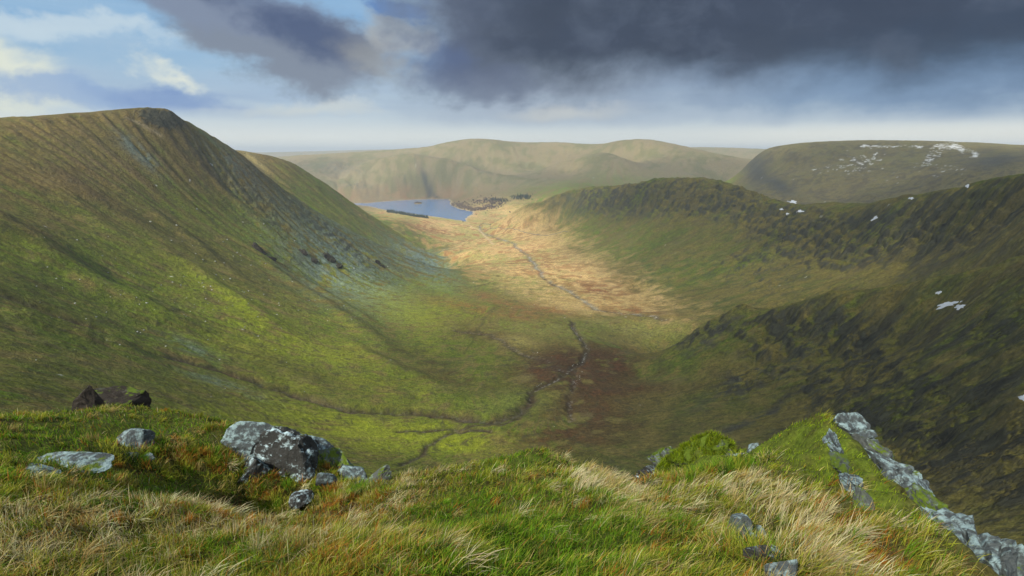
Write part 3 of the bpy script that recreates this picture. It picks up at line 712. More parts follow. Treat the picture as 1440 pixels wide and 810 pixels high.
# ================================================================ air: one closed box of thin haze
m_haze = bpy.data.materials.new('haze'); m_haze.use_nodes = True; nt = m_haze.node_tree
for n in list(nt.nodes):
    if n.type != 'OUTPUT_MATERIAL': nt.nodes.remove(n)
pv = nt.nodes.new('ShaderNodeVolumePrincipled'); pv.inputs['Color'].default_value = (0.76, 0.86, 0.95, 1)
pv.inputs['Density'].default_value = 6.4e-5; pv.inputs['Anisotropy'].default_value = 0.0
nt.links.new(pv.outputs[0], nt.nodes['Material Output'].inputs['Volume'])
m_haze.cycles.homogeneous_volume = True if hasattr(m_haze.cycles, 'homogeneous_volume') else None
me = bpy.data.meshes.new('haze'); bm = bmesh.new()
bmesh.ops.create_cube(bm, size=1.0)
zlo = float(GZ.min()) - 3.0; zhi = 230.0
for v in bm.verts: v.co = (v.co.x * 126000, v.co.y * 126000, zlo if v.co.z < 0 else zhi)
bm.to_mesh(me); bm.free(); me.materials.append(m_haze)
tag(linkobj('haze', me), kind='stuff')

# ================================================================ unseen cloud sheet added above and behind the camera, gaps shaped to shade the ground
CLOUD_Z = 1500.0
SHADE = [(0,200,0.95),(150,250,0.90),(300,260,0.75),(230,165,0.50),(100,350,0.80),(300,400,1.00),(450,380,1.00),(550,350,1.00),(400,480,1.00),(550,450,0.90),(200,550,0.80),(100,500,0.75),(30,450,0.70),
 (400,590,0.80),(560,560,0.60),(620,500,0.42),(400,250,0.85),(480,300,0.80),
 (600,310,1.00),(700,350,1.00),(760,390,1.00),(650,400,0.85),(820,430,0.95),(900,450,0.75),(740,470,0.75),(720,480,0.75),(850,480,0.62),(690,440,0.75),(560,300,1.00),(640,360,0.95),
 (800,520,0.40),(850,560,0.30),(750,600,0.53),(900,600,0.23),(950,560,0.22),(900,540,0.27),(960,640,0.19),(650,640,0.62),(850,640,0.30),(740,560,0.62),(700,600,0.62),
 (850,350,0.60),(900,400,0.60),(1000,420,0.51),(960,330,0.32),(900,290,0.29),(1000,280,0.32),(1100,330,0.25),(1200,330,0.18),(1400,300,0.18),(1150,300,0.32),(1300,270,0.21),(780,290,0.60),(1100,405,0.60),(1050,390,0.60),(1180,396,0.59),(1010,428,0.60),
 (1040,470,0.18),(1040,440,0.39),(960,480,0.24),(1160,420,0.46),(1120,470,0.18),(1200,450,0.18),(1300,420,0.29),(1400,400,0.29),(1200,560,0.13),(1400,600,0.12),(1300,700,0.10),(1440,500,0.16),(1000,560,0.14),(1100,600,0.13),(1250,480,0.18),
 (500,250,0.95),(450,240,0.60),(560,230,0.85),(620,260,0.50),(650,240,0.55),(700,220,0.90),(760,250,0.45),(800,230,0.80),(850,230,0.50),(900,215,0.85),(930,240,0.40),(1000,250,0.40),(1200,230,0.35),(1350,230,0.30),(1100,260,0.43),(1200,260,0.46),(700,270,0.60),(850,255,0.50)]
sp = []
for px_, py_, T_ in SHADE:
    h_ = hit(px_, py_); k_ = (CLOUD_Z - h_[2]) / SUN_DIR.z
    sp.append((h_[0] + SUN_DIR.x * k_, h_[1] + SUN_DIR.y * k_, T_))
for gx_, gy_, T_ in ((0, 6, .80), (-10, 12, .80), (6, 8, .80), (-40, -40, .8), (40, -60, .75)):
    k_ = (CLOUD_Z + 5) / SUN_DIR.z; sp.append((gx_ + SUN_DIR.x * k_, gy_ + SUN_DIR.y * k_, T_))
sp = np.array(sp)
bx0, by0 = sp[:, :2].min(0) - 900; bx1, by1 = sp[:, :2].max(0) + 900; by1 = min(by1, 5200)
cgx = np.arange(bx0, bx1, 34.0); cgy = np.arange(by0, by1, 34.0)
CX, CY = np.meshgrid(cgx, cgy)
num = np.zeros(CX.shape); den = np.zeros(CX.shape) + 1e-12; dmin = np.full(CX.shape, 1e9)
for x_, y_, T_ in sp:
    d2 = (CX - x_) ** 2 + (CY - y_) ** 2; w_ = 1.0 / (d2 + 28.0 ** 2) ** 1.7; num += w_ * T_; den += w_; dmin = np.minimum(dmin, d2)
TC = num / den
TC = np.clip(TC + 0.10 * fbm(CX / 300, CY / 300, 4, 401) * (TC < 0.93), 0.03, 1)
edge = sstep(np.sqrt(dmin), 900, 300)
frame_ = np.minimum.reduce([sstep(CX, bx0, bx0 + 500), sstep(CX, bx1, bx1 - 500), sstep(CY, by0, by0 + 500), sstep(CY, by1, by1 - 400)])
TC = 1 - (1 - TC) * edge * frame_
al = 1 - np.sqrt(np.clip(TC, 0.01, 1))
thick = 120 * (1 - TC) + 6
botz = CLOUD_Z + 25 * fbm(CX / 200, CY / 200, 4, 5); topz = botz + thick + 60 * (1 - TC) * fbm(CX / 150, CY / 150, 4, 6)
me = grid_mesh('shade_cloud_layer', np.concatenate([CX, CX[::-1]]), np.concatenate([CY, CY[::-1]]), np.concatenate([botz, topz[::-1]]))
a_ = me.attributes.new('shade_opacity', 'FLOAT', 'POINT'); a_.data.foreach_set('value', np.concatenate([al, al[::-1]]).astype(np.float32).ravel())
m_shade_cloud, nt, b = newmat('cloud')  # surface of the added shading sheet
b.inputs['Base Color'].default_value = (0.6, 0.6, 0.6, 1)
trn = nt.nodes.new('ShaderNodeBsdfTransparent'); tl = nt.nodes.new('ShaderNodeBsdfTranslucent'); tl.inputs[0].default_value = (0.20, 0.21, 0.23, 1)
mx = nt.nodes.new('ShaderNodeMixShader'); mx.inputs[0].default_value = 0.5
nt.links.new(b.outputs[0], mx.inputs[1]); nt.links.new(tl.outputs[0], mx.inputs[2])
mx2 = nt.nodes.new('ShaderNodeMixShader'); an = nt.nodes.new('ShaderNodeAttribute'); an.attribute_name = 'shade_opacity'
nt.links.new(an.outputs['Fac'], mx2.inputs[0]); nt.links.new(trn.outputs[0], mx2.inputs[1]); nt.links.new(mx.outputs[0], mx2.inputs[2])
nt.links.new(mx2.outputs[0], nt.nodes['Material Output'].inputs['Surface'])
me.materials.append(m_shade_cloud)
tag(linkobj('shade_cloud_layer', me), kind='structure')
# ================================================================ the grassy shoulder in the foreground
fc = []
def fline(line, spacing=0.06, back=None):
    a = np.array(line, float); th, t = pix(a[:, 0], a[:, 1]); q = np.stack([th, np.log(a[:, 2]), t], 1)
    for k in range(len(q) - 1):
        n = max(1, int(np.ceil(np.hypot(*(q[k + 1] - q[k])[:2]) / spacing)))
        for i in range(n):
            p = q[k] + (q[k + 1] - q[k]) * i / n; fc.append(p)
            for fct, dt in back or (): fc.append(np.array([p[0], p[1] + math.log(fct), p[2] + dt]))
    fc.append(q[-1])
fline([(-200,606,12.5),(-60,592,13.5),(0,586,14),(60,581,14.5),(150,577,15),(230,577,15.5),(285,588,14.5)], back=((1.35, -0.06), (1.8, -0.16)))
fline([(300,592,14.2),(340,606,13.6),(380,614,13),(420,636,12),(480,662,11),(520,682,10.4),(555,676,9.8),(600,668,9.4),(650,662,9.4),(700,652,9.6),(760,645,9.6),(810,655,9.2),(860,674,8.6),(898,688,8.3),(918,682,8.5),(945,658,8.9),(980,632,9),(1005,627,9),(1030,638,9),(1056,646,9),(1076,616,9),(1096,600,9),(1126,591,9),(1160,592,8.9),(1188,603,8.8),(1225,645,8),(1265,692,7),(1325,765,5.8),(1385,818,5),(1440,880,4.4)], back=((1.22, -0.16), (1.6, -0.45)))
for px_, py_, d_ in [(0,850,3.5),(360,850,2.6),(720,850,2.3),(1080,850,2.9),(1300,850,3.8),(0,810,4.3),(200,810,3.8),(400,810,3.3),(720,810,3.0),(1000,810,3.2),(1300,812,4.4),(0,740,6),(150,760,5.4),(300,760,5.6),(450,760,5.4),(600,760,4.7),(720,740,4.6),(860,750,4.5),(980,750,4.7),(1100,765,5),(1200,745,5.5),
   (0,680,8),(100,660,9.6),(200,700,8),(200,640,11),(300,640,11.2),(335,718,10.3),(385,722,10.1),(440,716,9.9),(350,736,8.2),(430,740,7.9),(520,706,8.4),(600,712,7.2),(720,685,6.8),(820,690,6.6),(900,705,6.6),(1000,695,6.6),(1080,655,7.6),(1150,665,7.2),(1180,690,6.5),(1250,760,5.2),(100,610,12.6),(0,630,10.8),(250,605,13),(1120,630,8.2),(1190,650,7.6),(950,690,7.4)]:
    th_, t_ = pix(px_, py_); fc.append(np.array([float(th_), math.log(d_), float(t_)]))
def fpin(deg, d_, z_): fc.append(np.array([math.radians(deg), math.log(d_), z_ / d_]))
for deg in range(-100, 101, 20):
    fpin(deg, 0.7, -1.75); fpin(deg, 1.3, -1.95)
for deg in (-100, -80, -62): fpin(deg, 4, -2.2); fpin(deg, 8, -3.6); fpin(deg, 14, -6.5); fpin(deg, 30, -17)
for deg in (62, 80, 100): fpin(deg, 4, -3.6); fpin(deg, 8, -7.5); fpin(deg, 14, -13); fpin(deg, 30, -25)
for deg in (48, 54): fpin(deg, 5, -4.4); fpin(deg, 8, -7.8)
for deg in (-60, -45, -30): fpin(deg, 30, -15.0); fpin(deg, 45, -26)
for deg in (-15, 0, 15, 30, 45): fpin(deg, 22, -20); fpin(deg, 38, float(interp2(GZ, LR, TH, np.array([math.log(42.0)]), np.array([math.radians(deg)]))[0]) - 0.5)
for px_ in (60, 120, 180, 230): th_, t_ = pix(px_, 590); fc.append(np.array([float(th_), math.log(27), float(t_)]))
for deg in range(-100, 101, 5):       # the shoulder's skirt comes down onto the hillside all the way round
    r60 = np.array([61.0]); a60 = np.array([max(TH[0], min(TH[-1], math.radians(deg)))])
    fpin(deg, 61, float(interp2(GZ, LR, TH, np.log(r60), a60)[0]) + 1.5); fpin(deg, 52, float(interp2(GZ, LR, TH, np.log(r60 - 9), a60)[0]) + 0.6)
fc = np.array(fc); nf_ = len(fc)
def fk(a, b): return np.sqrt((a[:, None, 0] - b[None, :, 0]) ** 2 + (a[:, None, 1] - b[None, :, 1]) ** 2 + 0.05 ** 2)
Af = np.zeros((nf_ + 3, nf_ + 3)); Pf = np.concatenate([np.ones((nf_, 1)), fc[:, :2]], 1)
Af[:nf_, :nf_] = fk(fc, fc) - np.eye(nf_) * 0.012; Af[:nf_, nf_:] = Pf; Af[nf_:, :nf_] = Pf.T
wf = np.linalg.lstsq(Af, np.concatenate([fc[:, 2], np.zeros(3)]), rcond=None)[0]
FTH = np.linspace(math.radians(-100), math.radians(100), 900)
FLR = np.concatenate([np.arange(math.log(0.7), math.log(20), 0.0055), np.linspace(math.log(20), math.log(60), 60)])
ctf = np.linspace(FTH[0], FTH[-1], 200); clf = np.linspace(FLR[0], FLR[-1], 200)
q_ = np.stack([g.ravel() for g in np.meshgrid(ctf, clf)], 1)
CF = np.concatenate([fk(q_[i:i + 20000], fc) @ wf[:nf_] + wf[nf_] + q_[i:i + 20000] @ wf[nf_ + 1:] for i in range(0, len(q_), 20000)]).reshape(200, 200)
FT_, FL_ = np.meshgrid(FTH, FLR); FR_ = np.exp(FL_)
FX = np.sin(FT_) * FR_; FY = np.cos(FT_) * FR_
FZ = blur(interp2(CF, clf, ctf, FL_, FT_), 5) * FR_
hum = sstep(FR_, 60, 25)
FZ0 = FZ.copy()
MPX, MPY = to_pix(FX, FY, FZ); MOSS0 = np.clip(np.exp(-((MPX - 1130) / 80) ** 2 - ((MPY - 630) / 40) ** 2) + np.exp(-((MPX - 985) / 50) ** 2 - ((MPY - 645) / 25) ** 2), 0, 1)
# hummocks and tussocks of the turf
hm = fbm(FX / 1.5 + 3, FY / 1.5, 3, 501); tu = 0.5 - np.abs(vnoise(FX / 0.42, FY / 0.42, 502)) * 1.6
hm = hm + 0.85 * MOSS0 * vnoise(FX / 0.33, FY / 0.33, 504)
FZ = FZ + hum * (hm * 0.36 + tu * 0.17 * sstep(FR_, 14, 5) + 0.06 * vnoise(FX / 0.7, FY / 0.7, 503))
FPX, FPY = to_pix(FX, FY, FZ)
def freg(cx, cy, rx, ry, rot=0.0, X_=None, Y_=None):
    c, s_ = math.cos(math.radians(rot)), math.sin(math.radians(rot))
    a = (FPX if X_ is None else X_) - cx; b_ = (FPY if Y_ is None else Y_) - cy
    return np.exp(-((a * c + b_ * s_) / rx) ** 2 - ((b_ * c - a * s_) / ry) ** 2)
def fground(x, y):
    r = np.hypot(x, y); return interp2(FZ, FLR, FTH, np.log(np.maximum(r, 0.7)), np.arctan2(x, y))
def fg(px, py):
    """point of the shoulder seen at a photo pixel"""
    th, t = pix(px, py); L = np.linspace(math.log(1.0), math.log(55), 4000)
    g = interp2(FZ, FLR, FTH, L, np.full(len(L), float(th))) / np.exp(L); k = np.nonzero(g >= float(t))[0]
    if not len(k): k = [int(np.argmax(g))]
    d = math.exp(L[k[0]]); return Vector((math.sin(th) * d, math.cos(th) * d, float(g[k[0]]) * d))
def fdist(px, d):
    th, _ = pix(px, 640); th = float(th); x = math.sin(th) * d; y = math.cos(th) * d
    return Vector((x, y, float(fground(np.array([x]), np.array([y]))[0])))

MOSS_M = lambda X_, Y_: np.clip(1.1 * freg(1120, 622, 70, 28, 0, X_, Y_) + 1.1 * freg(1215, 672, 26, 50, -40, X_, Y_) + 1.5 * freg(988, 645, 66, 24, -8, X_, Y_) + 1.1 * freg(1160, 640, 40, 34, 30, X_, Y_) + freg(1250, 720, 20, 30, -40, X_, Y_), 0, 1)
GREEN_M = lambda X_, Y_: np.clip(1.3 * freg(760, 770, 150, 60, -8, X_, Y_) + 1.0 * freg(640, 720, 70, 22, -12, X_, Y_) + 0.8 * freg(160, 600, 140, 20, 0, X_, Y_) + 0.8 * freg(250, 690, 90, 18, -8, X_, Y_) + 0.9 * freg(740, 648, 60, 12, 0, X_, Y_) + 0.7 * freg(60, 640, 90, 25, 0, X_, Y_) + 0.6 * freg(330, 790, 60, 30, 0, X_, Y_), 0, 1)
STRAW_M = lambda X_, Y_: np.clip(1.0 * freg(1060, 690, 110, 42, 28, X_, Y_) + 0.9 * freg(870, 690, 70, 28, 20, X_, Y_) + 0.9 * freg(1140, 780, 70, 40, 20, X_, Y_) + 0.8 * freg(140, 740, 170, 26, -6, X_, Y_) + 0.6 * freg(560, 700, 50, 20, -20, X_, Y_) + 0.5 * freg(400, 760, 60, 20, 0, X_, Y_) + 0.6 * freg(20, 780, 80, 40, 0, X_, Y_), 0, 1)
ORANGE_M = lambda X_, Y_: np.clip(0.9 * freg(470, 710, 150, 20, 4, X_, Y_) + 0.8 * freg(330, 720, 100, 30, 0, X_, Y_) + 0.9 * freg(1235, 800, 40, 30, 0, X_, Y_) + 0.6 * freg(150, 640, 30, 20, 0, X_, Y_) + 0.5 * freg(480, 790, 110, 25, 0, X_, Y_) + 0.4 * freg(1170, 745, 60, 30, 30, X_, Y_) + 0.8 * freg(420, 640, 50, 16, 25, X_, Y_) + 0.5 * freg(60, 760, 80, 25, 0, X_, Y_), 0, 1)
fcol = np.empty(FX.shape + (3,)); fcol[:] = C(.075, .080, .022)
k1 = fbm(FX / 0.8, FY / 0.8, 4, 511); k2 = fbm(FX / 0.2, FY / 0.2, 3, 512)
fcol = over(fcol, C(.085, .05, .022), np.clip(0.25 + k1 + ORANGE_M(FPX, FPY) * 0.6, 0, 0.9)); fcol = over(fcol, C(.12, .115, .035), STRAW_M(FPX, FPY) * 0.7)
fcol = over(fcol, C(.10, .15, .015), np.clip(MOSS_M(FPX, FPY) * 1.2, 0, 1) * (0.7 + k2)); fcol = over(fcol, C(.075, .12, .015), GREEN_M(FPX, FPY) * 0.7)
m_turf, nt, b = newmat('turf')
p = pos(nt); c_ = mixc(nt, 1.0, attr(nt, 'Col'), mixc(nt, (noise(nt, p, 14, 5, 0.7) - 0.3) * 2.4, (0.45, 0.45, 0.45), (1.6, 1.55, 1.4)), 'MULTIPLY')
nt.links.new(c_.k, b.inputs['Base Color']); bump(nt, b, noise(nt, p, 9, 6, 0.7) + noise(nt, p, 45, 3, 0.6) * 0.3, 0.8, 0.08)
turf = linkobj('foreground_ground', grid_mesh('foreground_ground', FX, FY, FZ, fcol)); turf.data.materials.append(m_turf); tag(turf, kind='structure')

# ================================================================ grass blades
def blades(name, pts, length, width, lean_dir, lean, colors, curl=0.6, mat=None, kind='stuff', parent=None, seg=3):
    """one mesh of curved, tapering blades; every argument is an array over the blades"""
    n = len(pts); r = np.random.default_rng(n)
    az = lean_dir; out = np.stack([np.sin(az), np.cos(az), np.zeros(n)], 1)
    faz = r.uniform(0, 2 * math.pi, n); side = np.stack([np.cos(faz), np.sin(faz), np.zeros(n)], 1) * (width * 0.5)[:, None]
    co = np.zeros((n, seg * 2 + 1, 3)); ang = lean.copy(); p = pts.copy()
    for k in range(seg + 1):
        if k < seg:
            w_ = 1.0 - 0.45 * k / seg
            co[:, 2 * k] = p - side * w_; co[:, 2 * k + 1] = p + side * w_
            step = length / seg
            p = p + out * (np.sin(ang) * step)[:, None]; p[:, 2] += np.cos(ang) * step; ang = ang + curl * lean * 1.3 / seg
        else: co[:, 2 * seg] = p
    nv = seg * 2 + 1; base = (np.arange(n) * nv)[:, None]
    lp = []
    for k in range(seg - 1): lp += [2 * k, 2 * k + 1, 2 * k + 3, 2 * k + 2]
    lp += [2 * seg - 2, 2 * seg - 1, 2 * seg]
    loops = (base + np.array(lp)[None]).astype(np.int32).ravel()
    sizes = [4] * (seg - 1) + [3]; st = np.cumsum([0] + sizes)[:-1]
    starts = ((np.arange(n) * len(lp))[:, None] + st[None]).astype(np.int32).ravel()
    me = bpy.data.meshes.new(name); me.vertices.add(n * nv); me.vertices.foreach_set('co', co.astype(np.float32).ravel())
    me.loops.add(len(loops)); me.loops.foreach_set('vertex_index', loops)
    me.polygons.add(len(starts)); me.polygons.foreach_set('loop_start', starts)
    me.update(); me.shade_smooth()
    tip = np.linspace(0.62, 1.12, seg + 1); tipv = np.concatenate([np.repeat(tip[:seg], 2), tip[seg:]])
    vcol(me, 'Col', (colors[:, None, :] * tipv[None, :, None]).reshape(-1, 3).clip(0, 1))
    me.materials.append(mat); o = linkobj(name, me, parent); return tag(o, kind=kind)
m_grass, nt, b = newmat('grass_blades')
ca = attr(nt, 'Col'); nt.links.new(ca.k, b.inputs['Base Color']); b.inputs['Roughness'].default_value = 0.6
tl = nt.nodes.new('ShaderNodeBsdfTranslucent'); nt.links.new(ca.k, tl.inputs[0])
mx = nt.nodes.new('ShaderNodeMixShader'); mx.inputs[0].default_value = 0.35
nt.links.new(b.outputs[0], mx.inputs[1]); nt.links.new(tl.outputs[0], mx.inputs[2]); nt.links.new(mx.outputs[0], nt.nodes['Material Output'].inputs['Surface'])

gr = np.random.default_rng(21)
def scatter(n, rmin, rmax, pw=1.0):
    th = gr.uniform(math.radians(-60), math.radians(58), n); u = gr.uniform(0, 1, n)
    r = rmin * (rmax / rmin) ** (u ** pw); return np.sin(th) * r, np.cos(th) * r
PALE = C(.74, .66, .38); STR = C(.54, .43, .16); GRN = C(.17, .33, .018); YGR = C(.38, .40, .045); ORG = C(.48, .21, .035); DRK = C(.06, .10, .018); MOSS = C(.30, .42, .015)
# tussocks: clumps of long blades that lie over in the wind
NT = 5900
tx, ty = scatter(NT, 2.4, 17.0, 0.9); tz = fground(tx, ty); tpx, tpy = to_pix(tx, ty, tz)
mm = MOSS_M(tpx, tpy); gg = GREEN_M(tpx, tpy); ss = STRAW_M(tpx, tpy); oo = ORANGE_M(tpx, tpy)
nearlow = np.exp(-((tpx - 1068) / 46) ** 2 - ((tpy - 775) / 36) ** 2)
offcrag = ~((tpx > 1150) & (tpy > 596) & (tpx > 1184 + (tpy - 603) * 0.96 - 26))
keep = offcrag & (nearlow < 0.25) & (gr.uniform(0, 1, NT) > np.maximum(mm * 1.3, gg * 0.9)) & (tpx > -700) & (tpx < 2100)
tx, ty, tz, gg, ss, oo = (a[keep] for a in (tx, ty, tz, gg, ss, oo)); NT = len(tx)
w_ = np.stack([0.04 + ss * 1.3, 0.12 + ss * 0.8, 0.22 + gg * 1.5, 0.55 + 0 * ss, 0.08 + oo * 1.5, 0.16 + 0 * ss], 1); w_ /= w_.sum(1, keepdims=True)
kind_ = (gr.uniform(0, 1, NT)[:, None] > np.cumsum(w_, 1)).sum(1).clip(0, 5)
PALS = np.array([PALE, STR, GRN, YGR, ORG, DRK])
tr_ = np.hypot(tx, ty)
per = 62; idx_ = np.repeat(np.arange(NT), per); n = len(idx_)
rad = np.abs(gr.normal(0, 1, n)) * gr.uniform(0.05, 0.10, NT)[idx_]; aa = gr.uniform(0, 2 * math.pi, n)
bx_ = tx[idx_] + np.cos(aa) * rad; by_ = ty[idx_] + np.sin(aa) * rad
wind = math.radians(118) + 1.1 * vnoise(tx / 2.2, ty / 2.2, 601) + gr.normal(0, 0.30, NT)
ldir = wind[idx_] + gr.normal(0, 0.45, n)
lean_ = np.clip(gr.normal(0.75, 0.22, n) + 0.25 * gr.normal(0, 1, NT)[idx_], 0.1, 1.35)
len_ = gr.uniform(0.6, 1.15, n) * np.array([0.26, 0.23, 0.15, 0.18, 0.17, 0.17])[kind_][idx_] * gr.uniform(0.75, 1.25, NT)[idx_]
wid_ = gr.uniform(0.0036, 0.0068, n) * np.clip(np.hypot(bx_, by_) / 5.5, 0.8, 2.0)
ccol = PALS[kind_][idx_] * gr.uniform(0.65, 1.3, (n, 1)) * gr.uniform(0.75, 1.2, NT)[idx_][:, None] * (1 + gr.normal(0, 0.07, (n, 3)))
mixed = gr.uniform(0, 1, n) < 0.14; ccol[mixed] = PALS[gr.integers(0, 6, mixed.sum())] * 0.9
bz_ = fground(bx_, by_) - 0.015
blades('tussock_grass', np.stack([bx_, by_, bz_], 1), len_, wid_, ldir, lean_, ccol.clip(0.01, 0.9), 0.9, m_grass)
# tufts growing close against the foot of the rocks
FOOT = [(x, y, w, g_) for x, y, w, g_ in ((398,712,.85,.4),(350,706,.45,.3),(372,690,.6,.4),(425,712,.25,.1),(458,692,.25,.1),(503,690,.16,.06),(490,700,.2,.05),(534,700,.3,.1),(193,652,.5,.2),(88,668,.75,.2),(48,682,.45,.1),(470,690,.6,.3),(500,694,.4,.2),(950,676,.5,.2),(1000,662,.5,.2),(1045,655,.35,.15),(1034,768,.2,.05),(1060,784,.2,.05),(1085,800,.22,.05),(250,640,.6,.3),(300,650,.6,.3),(345,610,.5,.15),(385,618,.5,.15),(420,632,.5,.15),(455,655,.4,.15))]
fx_, fy_, fk_ = [], [], []
for x, y, w, g_ in FOOT:
    c0 = fg(x, y); nn_ = int(26 * w / 0.5)
    for k in range(nn_):
        a = gr.uniform(-1, 1) * w; b2 = gr.normal(0, g_ * 0.6); th0 = math.atan2(c0.x, c0.y)
        fx_.append(c0.x + a * math.cos(th0) + b2 * math.sin(th0)); fy_.append(c0.y - a * math.sin(th0) + b2 * math.cos(th0)); fk_.append(gr.choice([1, 2, 2, 3, 3, 4, 5]))
fx_, fy_, fk_ = np.array(fx_), np.array(fy_), np.array(fk_); NF = len(fx_); pf_ = 45; ii_ = np.repeat(np.arange(NF), pf_); n = len(ii_)
bx_ = fx_[ii_] + gr.normal(0, 0.05, n); by_ = fy_[ii_] + gr.normal(0, 0.05, n); bz_ = fground(bx_, by_) - 0.015
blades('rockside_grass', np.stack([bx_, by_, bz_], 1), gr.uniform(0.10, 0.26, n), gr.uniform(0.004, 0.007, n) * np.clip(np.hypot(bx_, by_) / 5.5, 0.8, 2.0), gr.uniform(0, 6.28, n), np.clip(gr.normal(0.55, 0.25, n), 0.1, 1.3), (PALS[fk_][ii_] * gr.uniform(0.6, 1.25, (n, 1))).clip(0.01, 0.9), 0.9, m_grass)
# short turf between them
n = 262000; x_, y_ = scatter(n, 2.3, 17.0, 0.95); z_ = fground(x_, y_); px_, py_ = to_pix(x_, y_, z_)
ok = (px_ > -700) & (px_ < 2100) & (py_ < 1200) & ~((px_ > 1150) & (py_ > 596) & (px_ > 1184 + (py_ - 603) * 0.96 - 6)); x_, y_, z_, px_, py_ = (a[ok] for a in (x_, y_, z_, px_, py_)); n = len(x_)
mm = MOSS_M(px_, py_); gg = GREEN_M(px_, py_); ss = STRAW_M(px_, py_); oo = ORANGE_M(px_, py_)
pt = vnoise(x_ / 0.5, y_ / 0.5, 611)
w_ = np.stack([0.02 + ss * 0.5, 0.12 + ss * 0.5, 0.35 + gg * 2.5, 0.55 + 0 * ss, 0.06 + oo * 1.2 + 0.5 * (pt > 0.25), 0.35 + 0 * ss, mm * 9], 1); w_ /= w_.sum(1, keepdims=True)
kd = (gr.uniform(0, 1, n)[:, None] > np.cumsum(w_, 1)).sum(1).clip(0, 6)
P7 = np.array([PALE, STR, GRN, YGR, ORG, DRK, MOSS])
L7 = np.array([0.15, 0.15, 0.12, 0.13, 0.12, 0.12, 0.085])
cc = P7[kd] * gr.uniform(0.6, 1.35, (n, 1)) * (1 + 0.5 * vnoise(x_ / 0.35, y_ / 0.35, 612))[:, None]
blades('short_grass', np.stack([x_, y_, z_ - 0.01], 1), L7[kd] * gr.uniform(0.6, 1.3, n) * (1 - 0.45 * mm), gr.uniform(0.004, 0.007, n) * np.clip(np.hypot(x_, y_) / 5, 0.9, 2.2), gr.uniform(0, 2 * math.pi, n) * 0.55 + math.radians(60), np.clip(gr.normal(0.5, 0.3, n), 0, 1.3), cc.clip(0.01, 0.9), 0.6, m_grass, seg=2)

# ================================================================ rocks
def rock_material(name, base, lich, amount, moss=0.0, scale=1.0):
    m, nt, b = newmat(name)
    tcn = nt.nodes.new('ShaderNodeTexCoord'); p = N(nt, tcn.outputs['Object'])
    g = nt.nodes.new('ShaderNodeNewGeometry'); sx = nt.nodes.new('ShaderNodeSeparateXYZ'); nt.links.new(g.outputs['Normal'], sx.inputs[0]); nz = N(nt, sx.outputs[2])
    n1 = noise(nt, p, 2.6 * scale, 8, 0.72, 0.6); n2 = noise(nt, p, 9 * scale, 5, 0.65); n3 = noise(nt, p, 30 * scale, 4, 0.7)
    c = mixc(nt, n3, tuple(v * 0.45 for v in base), tuple(v * 1.7 for v in base))
    l2 = mixc(nt, n3, lich, tuple(min(1, v * 1.35) for v in lich))
    lm_ = (n1 * 0.9 + n2 * 0.8 + nz * 0.12 - (1.13 - amount * 0.30)).step(-0.04, 0.16)
    c = mixc(nt, lm_, c, l2)
    sp_ = (n2 * 0.5 + n3 * 0.9).step(0.88, 0.95); c = mixc(nt, sp_ * 0.7, c, tuple(v * 1.1 for v in lich))
    if moss > 0:
        ms = (noise(nt, p, 3.1 * scale, 5, 0.6) + nz * 0.3 - (1.0 - moss * 0.55)).step(0.0, 0.12); c = mixc(nt, ms, c, mixc(nt, n3, (.05, .085, .01), (.15, .21, .02)))
    nt.links.new(c.k, b.inputs['Base Color']); b.inputs['Roughness'].default_value = 0.85
    bump(nt, b, n2 * 1.0 + n3 * 0.45 + n1 * 0.6, 0.9, 0.05 / scale if scale > 1 else 0.05); return m
m_rock = rock_material('lichen_rock', (.070, .082, .084), (.24, .33, .34), 0.80, 0.30)
m_rock_dark = rock_material('dark_rock', (.045, .046, .044), (.44, .58, .62), 0.62, 0.25)
m_rock_green = rock_material('mossy_rock', (.085, .095, .09), (.22, .30, .28), 0.6, 0.66)
m_cushion = rock_material('moss_cushion', (.05, .06, .025), (.10, .13, .03), 0.5, 1.0)
m_stone = rock_material('pale_stone', (.13, .145, .14), (.34, .37, .36), 0.75, 0.0, 0.7)
m_rock_brown = rock_material('brown_rock', (.034, .028, .022), (.10, .10, .08), 0.2, 0.35, 0.6)

